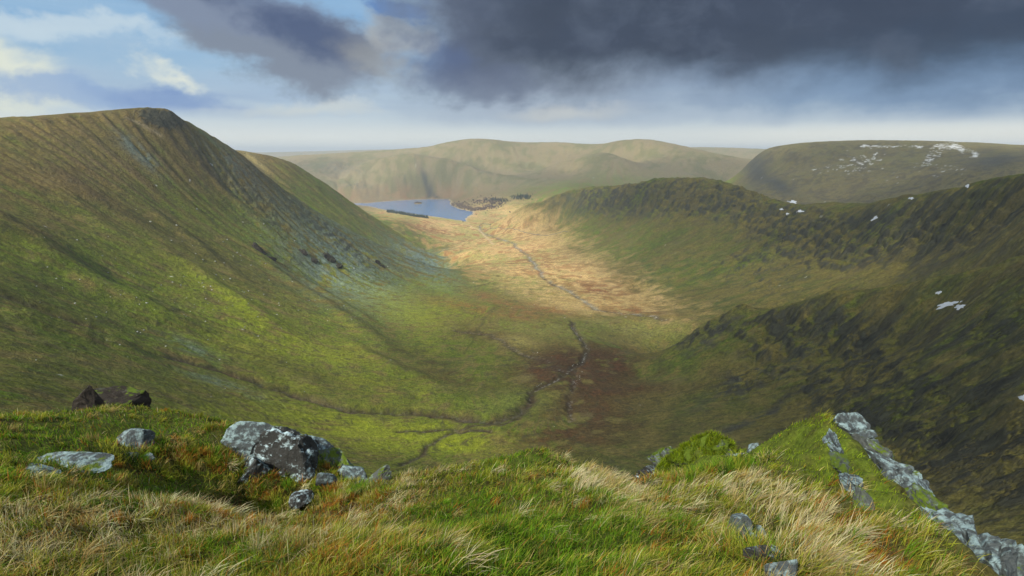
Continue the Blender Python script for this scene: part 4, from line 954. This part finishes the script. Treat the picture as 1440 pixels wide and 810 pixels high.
def rock_mesh(name, size, seed, cuts=11, rough=0.06, sub=4, mat=None, flat=0.0, taper=0.0, bev=0.0):
    """an angular block: a ball clipped by random planes, then roughened"""
    r = np.random.default_rng(seed); bm = bmesh.new(); bmesh.ops.create_icosphere(bm, subdivisions=sub, radius=1.0)
    P_ = np.array([v.co for v in bm.verts])
    nr = r.normal(0, 1, (cuts, 3)); nr /= np.linalg.norm(nr, axis=1, keepdims=True)
    of = r.uniform(0.40, 0.74, cuts)
    for a, o_ in zip(nr, of):
        d = P_ @ a; k = np.clip(d - o_, 0, None); P_ = P_ - a[None] * (k * 0.94)[:, None]
    P_ = P_ * (1 + rough * 1.6 * fbm(P_[:, 0] * 1.7 + seed, P_[:, 1] * 1.7 + P_[:, 2] * 1.3, 4, seed, 0.6)[:, None] + rough * 0.9 * fbm(P_[:, 2] * 5 + seed, P_[:, 0] * 5 - P_[:, 1] * 4, 4, seed + 5, 0.65)[:, None])
    ax = r.normal(0, 1, 3); ax /= np.linalg.norm(ax); la = (P_ @ ax) * 3.2 + 0.5 * fbm(P_[:, 0] * 2, P_[:, 1] * 2 + P_[:, 2], 3, seed + 9); nrm_ = P_ / np.linalg.norm(P_, axis=1, keepdims=True)
    P_ = P_ - nrm_ * (rough * 1.3 * np.exp(-((la - np.round(la)) / 0.11) ** 2) * (0.5 + fbm(P_[:, 1] * 2.5, P_[:, 2] * 2.5, 2, seed + 3)))[:, None]
    if taper: s_ = 1 - taper * np.clip(P_[:, 2:3], -0.2, 1); P_[:, :2] *= s_
    P_ = P_ / np.abs(P_).max(0) * np.array(size) / 2
    for v, c in zip(bm.verts, P_): v.co = c
    me = bpy.data.meshes.new(name); bm.to_mesh(me); bm.free()
    me.polygons.foreach_set('use_smooth', [sub < 3] * len(me.polygons)); me.update()
    me.materials.append(mat); return me
def rock(name, where, size, rot, seed, mat, label=None, cat=None, group=None, sink=0.3, parent=None, **kw):
    o = linkobj(name, rock_mesh(name, size, seed, mat=mat, **kw), parent)
    o.location = Vector(where) + Vector((0, 0, size[2] * (0.5 - sink))); o.rotation_euler = tuple(math.radians(a) for a in rot)
    if parent: o.location = o.location - parent.location
    return tag(o, label, cat, group) if not parent else o
def root(name, loc, label, cat, group=None):
    o = bpy.data.objects.new(name, None); scene.collection.objects.link(o); o.location = loc; o.empty_display_size = 0.3
    return tag(o, label, cat, group)
# big lichen-covered outcrop, left of centre
oc = fg(385, 690); R0 = root('rock_outcrop', oc, 'large dark outcrop blotched with white and blue-green lichen, left of centre', 'rock')
def at(px, py, d):
    th, t = pix(px, py); return Vector((math.sin(th) * d, math.cos(th) * d, float(t) * d))
def gp(px, py, k=0.98):
    return at(px, py, math.hypot(*fg(px, py)[:2]) * k)
rock('rock_face', at(398, 672, 11.2), (1.8, 1.3, 2.3), (8, -14, 24), 5, m_rock_dark, parent=R0, sink=0.5, cuts=9, rough=0.10, sub=5)
rock('rock_slab', at(370, 632, 11.5), (1.7, 1.4, 1.1), (22, 18, 10), 9, m_rock, parent=R0, sink=0.5, cuts=9, rough=0.10, sub=5)
rock('rock_shoulder', at(425, 640, 12.2), (1.2, 1.0, 0.8), (0, 30, 8), 14, m_rock_green, parent=R0, sink=0.5, rough=0.1, sub=5)
rock('rock_slab', at(350, 676, 10.9), (0.8, 0.7, 1.0), (5, 10, 50), 17, m_rock_dark, parent=R0, sink=0.5, rough=0.1)
R1_ = root('rock_ledge', fg(470, 680), 'jagged mossy ledge of broken rock slanting down right of the large lichen outcrop', 'rock')
rock('rock_slab', at(468, 655, 11.4), (1.8, 0.9, 0.8), (0, 28, 6), 21, m_rock_green, parent=R1_, sink=0.5, rough=0.12, sub=5)
rock('rock_slab', at(502, 674, 10.8), (1.1, 0.6, 0.6), (5, 34, 0), 22, m_rock, parent=R1_, sink=0.5, rough=0.12)
rock('rock_slab', at(448, 632, 11.9), (1.0, 0.6, 0.35), (0, 30, 10), 24, m_rock, parent=R1_, sink=0.5, rough=0.12)
rock('boulder', gp(458, 678), (0.42, 0.3, 0.62), (0, -28, 20), 31, m_rock, 'narrow pale lichen slab lying aslant in the brown grass below the mossy ledge', 'rock', sink=0.5, rough=0.08)
rock('boulder', gp(425, 703), (0.50, 0.44, 0.36), (4, 10, 30), 33, m_rock_dark, 'small dark boulder capped with white lichen, in front of the large outcrop', 'boulder', sink=0.5, rough=0.08)
rock('boulder', gp(503, 682), (0.26, 0.24, 0.24), (0, 0, 40), 34, m_rock, 'small round grey stone beside the upright mossy rock', 'stone', sink=0.5)
rock('boulder', gp(490, 694), (0.30, 0.24, 0.18), (0, 0, 10), 35, m_rock_green, 'flat grey stone half sunk in grass at the foot of the upright mossy rock', 'stone', sink=0.5)
rock('upright_rock', gp(534, 680), (0.48, 0.45, 0.85), (10, 34, 10), 37, m_rock_green, 'leaning pointed rock topped with moss, standing in the dip left of the centre grass', 'rock', sink=0.5, rough=0.12, taper=0.3)
R2_ = root('rock_block', fg(195, 645), 'square blue-grey block with a bright flat stone at its foot, on the left turf', 'rock')
rock('rock_face', at(193, 628, 11.4), (0.85, 0.6, 0.66), (0, 8, 12), 41, m_rock, parent=R2_, sink=0.5, rough=0.10, cuts=8)
rock('foot_stone', at(180, 644, 10.8), (0.36, 0.3, 0.22), (0, -20, 12), 42, m_stone, parent=R2_, sink=0.5)
rock('foot_stone', at(206, 644, 10.9), (0.34, 0.2, 0.14), (0, 0, 0), 43, m_rock, parent=R2_, sink=0.5)
rock('flat_rock', at(88, 655, 9.8), (1.35, 0.6, 0.26), (4, 3, 6), 45, m_rock, 'long low slab of grey rock flush with the turf at far left', 'rock', sink=0.5, rough=0.1)
rock('flat_rock', at(48, 669, 9.0), (0.78, 0.5, 0.26), (5, 12, -14), 46, m_rock, 'short flat rock with a dark undercut, nearest the left edge', 'rock', sink=0.5, rough=0.1)
# mossy crag on the right with its two ribs of lichen-covered rock
R4_ = root('mossy_crag', fg(1180, 625), 'tall mossy crag with pale lichen ribs down its right edge, right foreground', 'crag')
def slabline(pts, w, h, mats, seed, name, parent, lift=1.0, over_=1.45):
    rr_ = np.random.default_rng(seed)
    for i, ((x0, y0, d0), (x1, y1, d1)) in enumerate(zip(pts[:-1], pts[1:])):
        a = at(x0, y0, d0) if lift == 1.0 else gp(x0, y0, lift); b_ = at(x1, y1, d1) if lift == 1.0 else gp(x1, y1, lift); mid = (a + b_) / 2; v = b_ - a; L = v.length * over_
        o = linkobj(name, rock_mesh(name, (L, w, h), seed + i, mat=mats[i % len(mats)], cuts=14, rough=0.20, sub=5), parent)
        o.rotation_euler = (v.to_track_quat('X', 'Z') @ Matrix.Rotation(rr_.uniform(-0.6, 0.6), 3, 'X').to_quaternion()).to_euler(); o.location = mid - parent.location
slabline([(1168,610,8.55),(1176,640,8.2),(1188,668,7.8),(1206,692,7.3),(1222,716,6.9)], 0.22, 0.26, [m_rock, m_rock_green], 61, 'inner_rib', R4_, 0.99, 1.3)
slabline([(1184,603,8.8),(1211,630,8.45),(1240,664,7.95),(1270,694,7.35),(1294,726,6.65),(1322,756,6.05),(1352,788,5.45),(1392,820,4.95)], 0.66, 0.72, [m_rock, m_rock_green, m_rock], 71, 'outer_rib', R4_)
slabline([(1290,745,6.4),(1315,780,5.8),(1345,812,5.2),(1370,840,4.8)], 0.6, 0.55, [m_rock_dark, m_rock], 85, 'lower_slab', R4_)
R5_ = root('side_crag', fg(960, 665), 'smaller mossy outcrop with dark rock face, left of the tall mossy crag', 'crag')
slabline([(908,684,8.9),(930,664,9.1),(958,646,9.2)], 0.8, 0.9, [m_rock_dark, m_rock_green], 91, 'rock_face', R5_)
slabline([(955,656,8.9),(1000,644,8.9),(1038,632,9.0)], 0.55, 0.6, [m_rock_green], 95, 'rock_top', R5_)
rock('moss_cap', at(988, 640, 8.9), (1.15, 0.8, 0.62), (6, -6, 0), 131, m_cushion, parent=R5_, sink=0.5, rough=0.16, sub=5, cuts=5)
rock('moss_cap', at(950, 660, 8.8), (0.75, 0.6, 0.5), (0, -26, 10), 133, m_cushion, parent=R5_, sink=0.5, rough=0.16, sub=5, cuts=5)
slabline([(1020,655,8.6),(1050,645,8.6),(1068,626,8.8)], 0.35, 0.35, [m_rock], 97, 'rock_edge', R5_)
# moss growing on the two crags
def fuzz(parent, keys, n, L):
    P_, Q_ = [], []; bpy.context.view_layer.update()
    for o in parent.children:
        if o.name.split('.')[0] not in keys: continue
        M_ = parent.matrix_basis @ o.matrix_basis; R3x = M_.to_3x3()
        for v in o.data.vertices:
            nn_ = R3x @ v.normal
            if nn_.z > 0.05: P_.append(M_ @ v.co); Q_.append(nn_)
    P_ = np.array(P_); Q_ = np.array(Q_); k = gr.integers(0, len(P_), n); p_ = P_[k] + gr.normal(0, 0.012, (n, 3)); q_ = Q_[k]
    pa = vnoise(p_[:, 0] / 0.16, p_[:, 1] / 0.16, 91); ok_ = pa > -0.22; p_ = p_[ok_]; q_ = q_[ok_]; pa = pa[ok_]; m_ = len(p_)
    c_ = np.where((gr.uniform(0, 1, m_) < 0.7)[:, None], MOSS, np.where((gr.uniform(0, 1, m_) < 0.5)[:, None], YGR, DRK)) * gr.uniform(0.5, 1.2, (m_, 1)) * (0.85 + 0.8 * pa[:, None])
    loc = np.array(parent.location)
    blades('moss', p_ - loc, gr.uniform(0.5, 1.4, m_) * L, gr.uniform(0.006, 0.011, m_), np.arctan2(q_[:, 0], q_[:, 1]) + gr.normal(0, 0.5, m_), np.clip(np.arccos(np.clip(q_[:, 2], -1, 1)) * 0.9 + gr.normal(0, 0.25, m_), 0.05, 1.8), c_.clip(0.01, 0.9), 0.4, m_grass, parent=parent, seg=2)
fuzz(R5_, ('moss_cap',), 16000, 0.06)
# dark slabs in the grass at the bottom right
R3_ = root('low_outcrop', fg(1060, 775), 'dark blue-grey spine of low rocks running down through the grass at bottom right', 'rock')
rock('rock_slab', gp(1034, 746), (0.36, 0.28, 0.36), (0, 25, 30), 51, m_rock, parent=R3_, sink=0.5, rough=0.1)
rock('rock_slab', gp(1054, 764), (0.26, 0.2, 0.26), (0, 30, 0), 52, m_rock, parent=R3_, sink=0.5, rough=0.1)
rock('rock_slab', gp(1069, 753), (0.15, 0.13, 0.18), (0, 20, 0), 53, m_rock, parent=R3_, sink=0.5)
rock('rock_slab', gp(1082, 784), (0.40, 0.2, 0.26), (0, 36, 0), 54, m_rock_dark, parent=R3_, sink=0.5, rough=0.1)
rock('rock_slab', gp(1106, 804), (0.28, 0.18, 0.24), (0, 36, -10), 55, m_rock, parent=R3_, sink=0.5, rough=0.1)
# dark rocks just beyond the brow on the left
rock('pointed_rock', at(124, 570, 27), (1.5, 1.5, 1.8), (0, 8, 20), 101, m_rock_brown, 'dark pointed rock poking up behind the left grass brow', 'rock', sink=0.5, taper=0.45, rough=0.1)
rock('rocky_bank', at(170, 570, 29), (3.4, 2.4, 0.9), (0, 16, 0), 103, m_rock_brown, 'brown rocky bank sloping right from the dark pointed rock behind the grass brow', 'rock', sink=0.5, rough=0.12)
# ================================================================ boulders strewn over the hillside
pr = np.random.default_rng(5)
def gnd(x, y):
    r = math.hypot(x, y); return float(interp2(GZ, LR, TH, np.array([math.log(r)]), np.array([math.atan2(x, y)]))[0])
base_b = []; m_pale = rock_material('bleached_stone', (.30, .31, .28), (.52, .54, .50), 0.8, 0.0, 0.7)
for k in range(4):
    base_b.append(rock_mesh('hillside_boulder', (1.0, 0.85, 0.7), 200 + k, cuts=9, rough=0.08, sub=2, mat=(m_stone, m_pale, m_pale, m_stone)[k]))
def boulders(name, n, pick, smin, smax, label, group, cat='boulder'):
    for k in range(n):
        px_, py_ = pick(); h_ = hit(px_, py_); s = pr.uniform(smin, smax) * math.hypot(h_[0], h_[1]) / 1000
        o = linkobj(name, base_b[k % 4]); o.location = (h_[0], h_[1], gnd(h_[0], h_[1]) + 0.15 * s); o.scale = (s, s, s); o.rotation_euler = (pr.uniform(-.4, .4), pr.uniform(-.4, .4), pr.uniform(0, 6.28))
        tag(o, label, cat, group)
def pick_left():
    while True:
        x = pr.uniform(40, 620); y = pr.uniform(280, 600)
        c = math.exp(-((x - 300) / 190) ** 2 - ((y - 410) / 75) ** 2)
        if pr.uniform() < c and y > 180 + 0.35 * x: return x, y
boulders('hillside_boulder', 150, pick_left, 1.3, 3.6, 'pale grey boulder strewn on the green left hillside', 'boulders scattered on the left hillside')
for pts, n in (([(806,460),(815,475),(828,490),(818,510),(805,515)], 26), ([(808,512),(822,520),(812,535),(803,552)], 18), ([(744,552),(748,545),(765,540)], 8), ([(748,496),(758,497),(775,503)], 6), ([(770,604),(800,590),(803,570)], 8)):
    pp = np.array(pts, float)
    def pick_s():
        i = pr.integers(0, len(pp) - 1); a = pp[i] + (pp[i + 1] - pp[i]) * pr.uniform(); return a[0] + pr.normal(0, 2.0), a[1] + pr.normal(0, 0.9)
    boulders('stream_boulder', n, pick_s, 0.9, 2.3, 'pale boulder lying in or beside the stream at the valley head', 'boulders along the valley-head stream')
# dark crags standing out of the left hillside
CR = [(368,348,34,16,'dark broken crag with a notch on the left hillside, leftmost of the four small crags'),(430,354,30,12,'dark low crag on the left hillside, second from the left of four'),(464,361,32,13,'dark rounded crag on the left hillside, third from the left of four'),(533,366,18,11,'small dark crag low on the left hillside, rightmost of the four')]
for k, (cx, cy, w, h, lb) in enumerate(CR):
    q = hit(cx, cy + h * 0.4); d = math.hypot(q[0], q[1]); s = d / F_PX
    r_ = root('crag', Vector(q), lb, 'crag', 'small dark crags on the left hillside')
    for j in range(2):
        off = Vector(((-0.12, 0.34)[j] * w * s, pr.uniform(-8, 8), 0)); z = gnd(q[0] + off.x, q[1] + off.y)
        rock('buttress', (q[0] + off.x, q[1] + off.y, z), (w * (0.75, 0.4)[j] * s, w * 0.5 * s, h * (1.1, 0.7)[j] * s), (0, 22, pr.uniform(-20, 20)), 300 + k * 7 + j, m_rock_brown, parent=r_, sink=0.58, sub=5, rough=0.36, cuts=16)

# ================================================================ snow patches lying on the right-hand ridges
m_snow, nt, b = newmat('snow'); b.inputs['Base Color'].default_value = (.66, .69, .74, 1); b.inputs['Roughness'].default_value = 0.7
bump(nt, b, noise(nt, pos(nt), 0.8, 4, 0.6), 0.4, 0.5)
def snow_patch(cx, cy, rx, ry, lb, seed, rot=0.0):
    r = np.random.default_rng(seed); n = 18; c, s_ = math.cos(math.radians(rot)), math.sin(math.radians(rot))
    me = bpy.data.meshes.new('snow_patch'); bm = bmesh.new(); q0 = hit(cx, cy); rings = []
    for k, f in enumerate((1.0, 0.6)):
        ring = []
        for i in range(n):
            a = 2 * math.pi * i / n; m = f * (1 + 0.30 * math.sin(3 * a + seed) + 0.28 * math.sin(5 * a + 2 * seed) + r.uniform(-.22, .22)); u = rx * m * math.cos(a); v = ry * m * math.sin(a)
            q = hit(cx + u * c - v * s_, cy + u * s_ + v * c)
            dd = math.hypot(q[0] - q0[0], q[1] - q0[1]); lim = rx * 3.0 * math.hypot(q0[0], q0[1]) / F_PX
            if dd > lim: q = q0 + (q - q0) * lim / dd
            x, y = q[0], q[1]; ring.append(bm.verts.new((x - q0[0], y - q0[1], gnd(x, y) - q0[2] + (0.05 if k == 0 else 1.0))))
        rings.append(ring)
    cv_ = bm.verts.new((0, 0, gnd(q0[0], q0[1]) - q0[2] + 1.3))
    for i in range(n):
        j = (i + 1) % n; bm.faces.new((rings[0][i], rings[0][j], rings[1][j], rings[1][i])); bm.faces.new((rings[1][i], rings[1][j], cv_))
    bm.normal_update(); bm.to_mesh(me); bm.free(); me.materials.append(m_snow)
    o = linkobj('snow_patch', me); o.location = q0; tag(o, lb, 'snow', 'snow patches on the right-hand slopes')
for a in ((1332,428.5,15,3.0,'large streak of snow high on the near right slope',1,-14),(1349,432,7,2.8,'small rounded snow patch just right of the large streak on the near slope',2,-10),
          (1320,412,5,1.4,'thin snow streak on the near right slope above the large streak',3,-15),(1438,560,5,3,'snow patch at the right edge low on the near slope',4,0),
          (1114,284,7,1.8,'bright snow strip in the saddle of the long right ridge',5,5),(1099,294,2.4,1.8,'tiny snow spot just below the saddle, left of two',6,0),(1125,297,4,1.8,'tiny snow spot just below the saddle, right of two',7,0),
          (1107,301,2.2,1.8,'lowest tiny snow spot under the saddle',8,0),(1360,261,3.4,2.6,'small snow fleck on the upper right ridge',9,-35),(1281,279,4,1.3,'thin snow fleck on the crest right of the saddle',10,0),(1230,307,5,1.8,'narrow snow fleck on the dark face right of the saddle',11,-35)):
    snow_patch(*a)

# ================================================================ woods and trees round the lake
def leafmat(name, c):
    m, nt, b = newmat(name); p = pos(nt); k = mixc(nt, noise(nt, p, 0.25, 3), tuple(v * 0.6 for v in c), tuple(v * 1.4 for v in c)); nt.links.new(k.k, b.inputs['Base Color']); return m
m_conifer = leafmat('conifer_needles', (.018, .032, .016)); m_bare = leafmat('bare_twigs', (.15, .105, .075)); m_trunk = leafmat('bark', (.07, .05, .035))
def conifer_geo(bm, x, y, z, h, w, r):
    for k in range(3):
        zz = z + h * (0.12 + 0.27 * k); rr = w * (1 - 0.28 * k) * 0.5; top = z + h * (0.55 + 0.225 * k); nn = 6; ph = r.uniform(0, 6)
        ring = [bm.verts.new((x + math.cos(ph + 6.283 * i / nn) * rr * r.uniform(.75, 1.15), y + math.sin(ph + 6.283 * i / nn) * rr * r.uniform(.75, 1.15), zz + r.uniform(-.05, .05) * h)) for i in range(nn)]
        t = bm.verts.new((x, y, top))
        for i in range(nn): bm.faces.new((ring[i], ring[(i + 1) % nn], t))
        bm.faces.new(ring[::-1])
def puff_geo(bm, x, y, z, h, w, r):
    for k in range(16):
        a = r.uniform(0, 6.28); rr = w * 0.42 * math.sqrt(r.uniform()); zz = z + h * r.uniform(0.35, 0.95); s = w * r.uniform(0.12, 0.24)
        c = Vector((x + math.cos(a) * rr, y + math.sin(a) * rr, zz)); vs = [bm.verts.new(c + Vector(tuple(r.normal(0, 1, 3))) * s) for _ in range(4)]
        for f in ((0, 1, 2), (0, 2, 3), (0, 3, 1), (1, 3, 2)): bm.faces.new([vs[i] for i in f])
    vs = [bm.verts.new((x + dx, y + dy, zq)) for zq in (z - 1, z + h * 0.7) for dx, dy in ((-.25, -.2), (.25, -.2), (0, .3))]
    for i in range(3): j = (i + 1) % 3; bm.faces.new((vs[i], vs[j], vs[3 + j], vs[3 + i]))
def wood(name, pts, n, hmin, hmax, geo, mat, spread, seed):
    r = np.random.default_rng(seed); pp = hits(pts); me = bpy.data.meshes.new(name); bm = bmesh.new()
    for k in range(n):
        i = r.integers(0, len(pp) - 1); a = pp[i] + (pp[i + 1] - pp[i]) * r.uniform(); x = a[0] + r.normal(0, spread); y = a[1] + r.normal(0, spread * 1.6)
        z = gnd(x, y)
        if z < LAKE_Z - 0.5: continue
        h = r.uniform(hmin, hmax); geo(bm, x, y, z, h, h * r.uniform(0.38, 0.55) if geo is conifer_geo else h * 0.9, r)
    bm.to_mesh(me); bm.free(); me.materials.append(mat); return tag(linkobj(name, me), kind='stuff')
wood('conifer_plantation', [(547,298),(565,301.5),(585,305),(600,307)], 240, 15, 24, conifer_geo, m_conifer, 12, 1)
wood('bare_woodland', [(640,287),(650,292),(662,296),(680,294),(700,289),(690,284),(665,284)], 420, 9, 15, puff_geo, m_bare, 34, 2)
wood('dark_woodland', [(686,281),(700,282),(712,284)], 110, 14, 20, conifer_geo, m_conifer, 16, 3)
wood('distant_conifer_wood', [(723,277),(735,278),(744,279)], 110, 15, 22, conifer_geo, m_conifer, 20, 4)
r = np.random.default_rng(9); me = bpy.data.meshes.new('island_trees'); bm = bmesh.new()
for k in range(50):
    x = ISLAND[0] + r.normal(0, 20); y = ISLAND[1] + r.normal(0, 26); z = gnd(x, y)
    if z > LAKE_Z: puff_geo(bm, x, y, z, r.uniform(7, 11), 9, r)
bm.to_mesh(me); bm.free(); me.materials.append(m_bare); tag(linkobj('island_trees', me), kind='stuff')
def single_tree(px_, py_, h, lb, seed, conif=False):
    q = hit(px_, py_); t = root('tree', Vector((q[0], q[1], gnd(q[0], q[1]))), lb, 'tree'); r = np.random.default_rng(seed)
    me = bpy.data.meshes.new('trunk'); bm = bmesh.new(); bmesh.ops.create_cone(bm, segments=8, radius1=0.045 * h, radius2=0.015 * h, depth=h * 0.75)
    for v in bm.verts: v.co.z += h * 0.36
    bm.to_mesh(me); bm.free(); me.materials.append(m_trunk); linkobj('trunk', me, t)
    me = bpy.data.meshes.new('crown'); bm = bmesh.new()
    for k in range(60):
        a = r.uniform(0, 6.28); e = r.uniform(0, 1); rr = h * 0.36 * math.sqrt(r.uniform()) * math.sin(math.pi * (0.15 + 0.8 * e)); c = Vector((math.cos(a) * rr, math.sin(a) * rr, h * (0.35 + 0.62 * e)))
        vs = [bm.verts.new(c + Vector(tuple(r.normal(0, 1, 3))) * h * 0.06) for _ in range(4)]
        for f in ((0, 1, 2), (0, 2, 3), (0, 3, 1), (1, 3, 2)): bm.faces.new([vs[i] for i in f])
    bm.to_mesh(me); bm.free(); me.materials.append(m_conifer if conif else m_bare); linkobj('crown', me, t)
for k, (x, y, h, lb, cf) in enumerate(((717,300,17,'lone dark tree on the green flat right of the lake',True),(683,301,12,'small dark tree close to the right shore of the lake',True),(651,313.5,12,'small tree standing at the near tip of the lake',True),
        (670,303,14,'reddish bare tree on the shore just right of the lake',False),(620,308,10,'low bush on the near shore of the lake, left of the tip',False),(678,320,11,'bare tree at the left of the walled fold',False),(690,317,11,'bare tree at the right of the walled fold',False))):
    single_tree(x, y, h, lb, 40 + k, cf)
m_wall, nt, b = newmat('dry_stone'); c_ = mixc(nt, noise(nt, pos(nt), 0.9, 4, 0.7), (.06, .06, .05), (.26, .25, .20)); nt.links.new(c_.k, b.inputs['Base Color'])
def wall(pts, lb, w=1.6, h=2.2, seed=1, closed=False):
    pp = wob(hits(pts), 1.5, 8, seed); me = bpy.data.meshes.new('dry_stone_wall'); bm = bmesh.new(); prev = None; r = np.random.default_rng(seed); first = None
    o0 = Vector(pp[0])
    for i, a in enumerate(pp):
        b_ = pp[min(i + 1, len(pp) - 1)]; c = pp[max(i - 1, 0)]; t = Vector((b_[0] - c[0], b_[1] - c[1], 0)).normalized(); nn = Vector((-t.y, t.x, 0)) * w / 2
        z = gnd(a[0], a[1]); hh = h * r.uniform(0.75, 1.15); p_ = Vector((a[0], a[1], z)) - o0
        ring = [bm.verts.new(p_ - nn + Vector((0, 0, -1.5))), bm.verts.new(p_ + nn + Vector((0, 0, -1.5))), bm.verts.new(p_ + nn * 0.7 + Vector((0, 0, hh))), bm.verts.new(p_ - nn * 0.7 + Vector((0, 0, hh)))]
        if prev:
            for k in range(4): bm.faces.new((prev[k], prev[(k + 1) % 4], ring[(k + 1) % 4], ring[k]))
        else: bm.faces.new(ring)
        prev = ring
    bm.faces.new(prev[::-1]); bmesh.ops.recalc_face_normals(bm, faces=bm.faces); bm.to_mesh(me); bm.free(); me.materials.append(m_wall)
    o = linkobj('dry_stone_wall', me); o.location = o0; tag(o, lb, 'wall')
wall([(690,322),(705,321),(722,322),(738,327),(755,330),(775,330),(800,325)], 'long dry stone wall curving across the pale valley floor below the right ridge')
wall([(676,322),(674,318),(680,314.5),(688,316),(690,321),(684,324),(677,323)], 'small ring-shaped stone fold on the valley floor near the lake', seed=3)
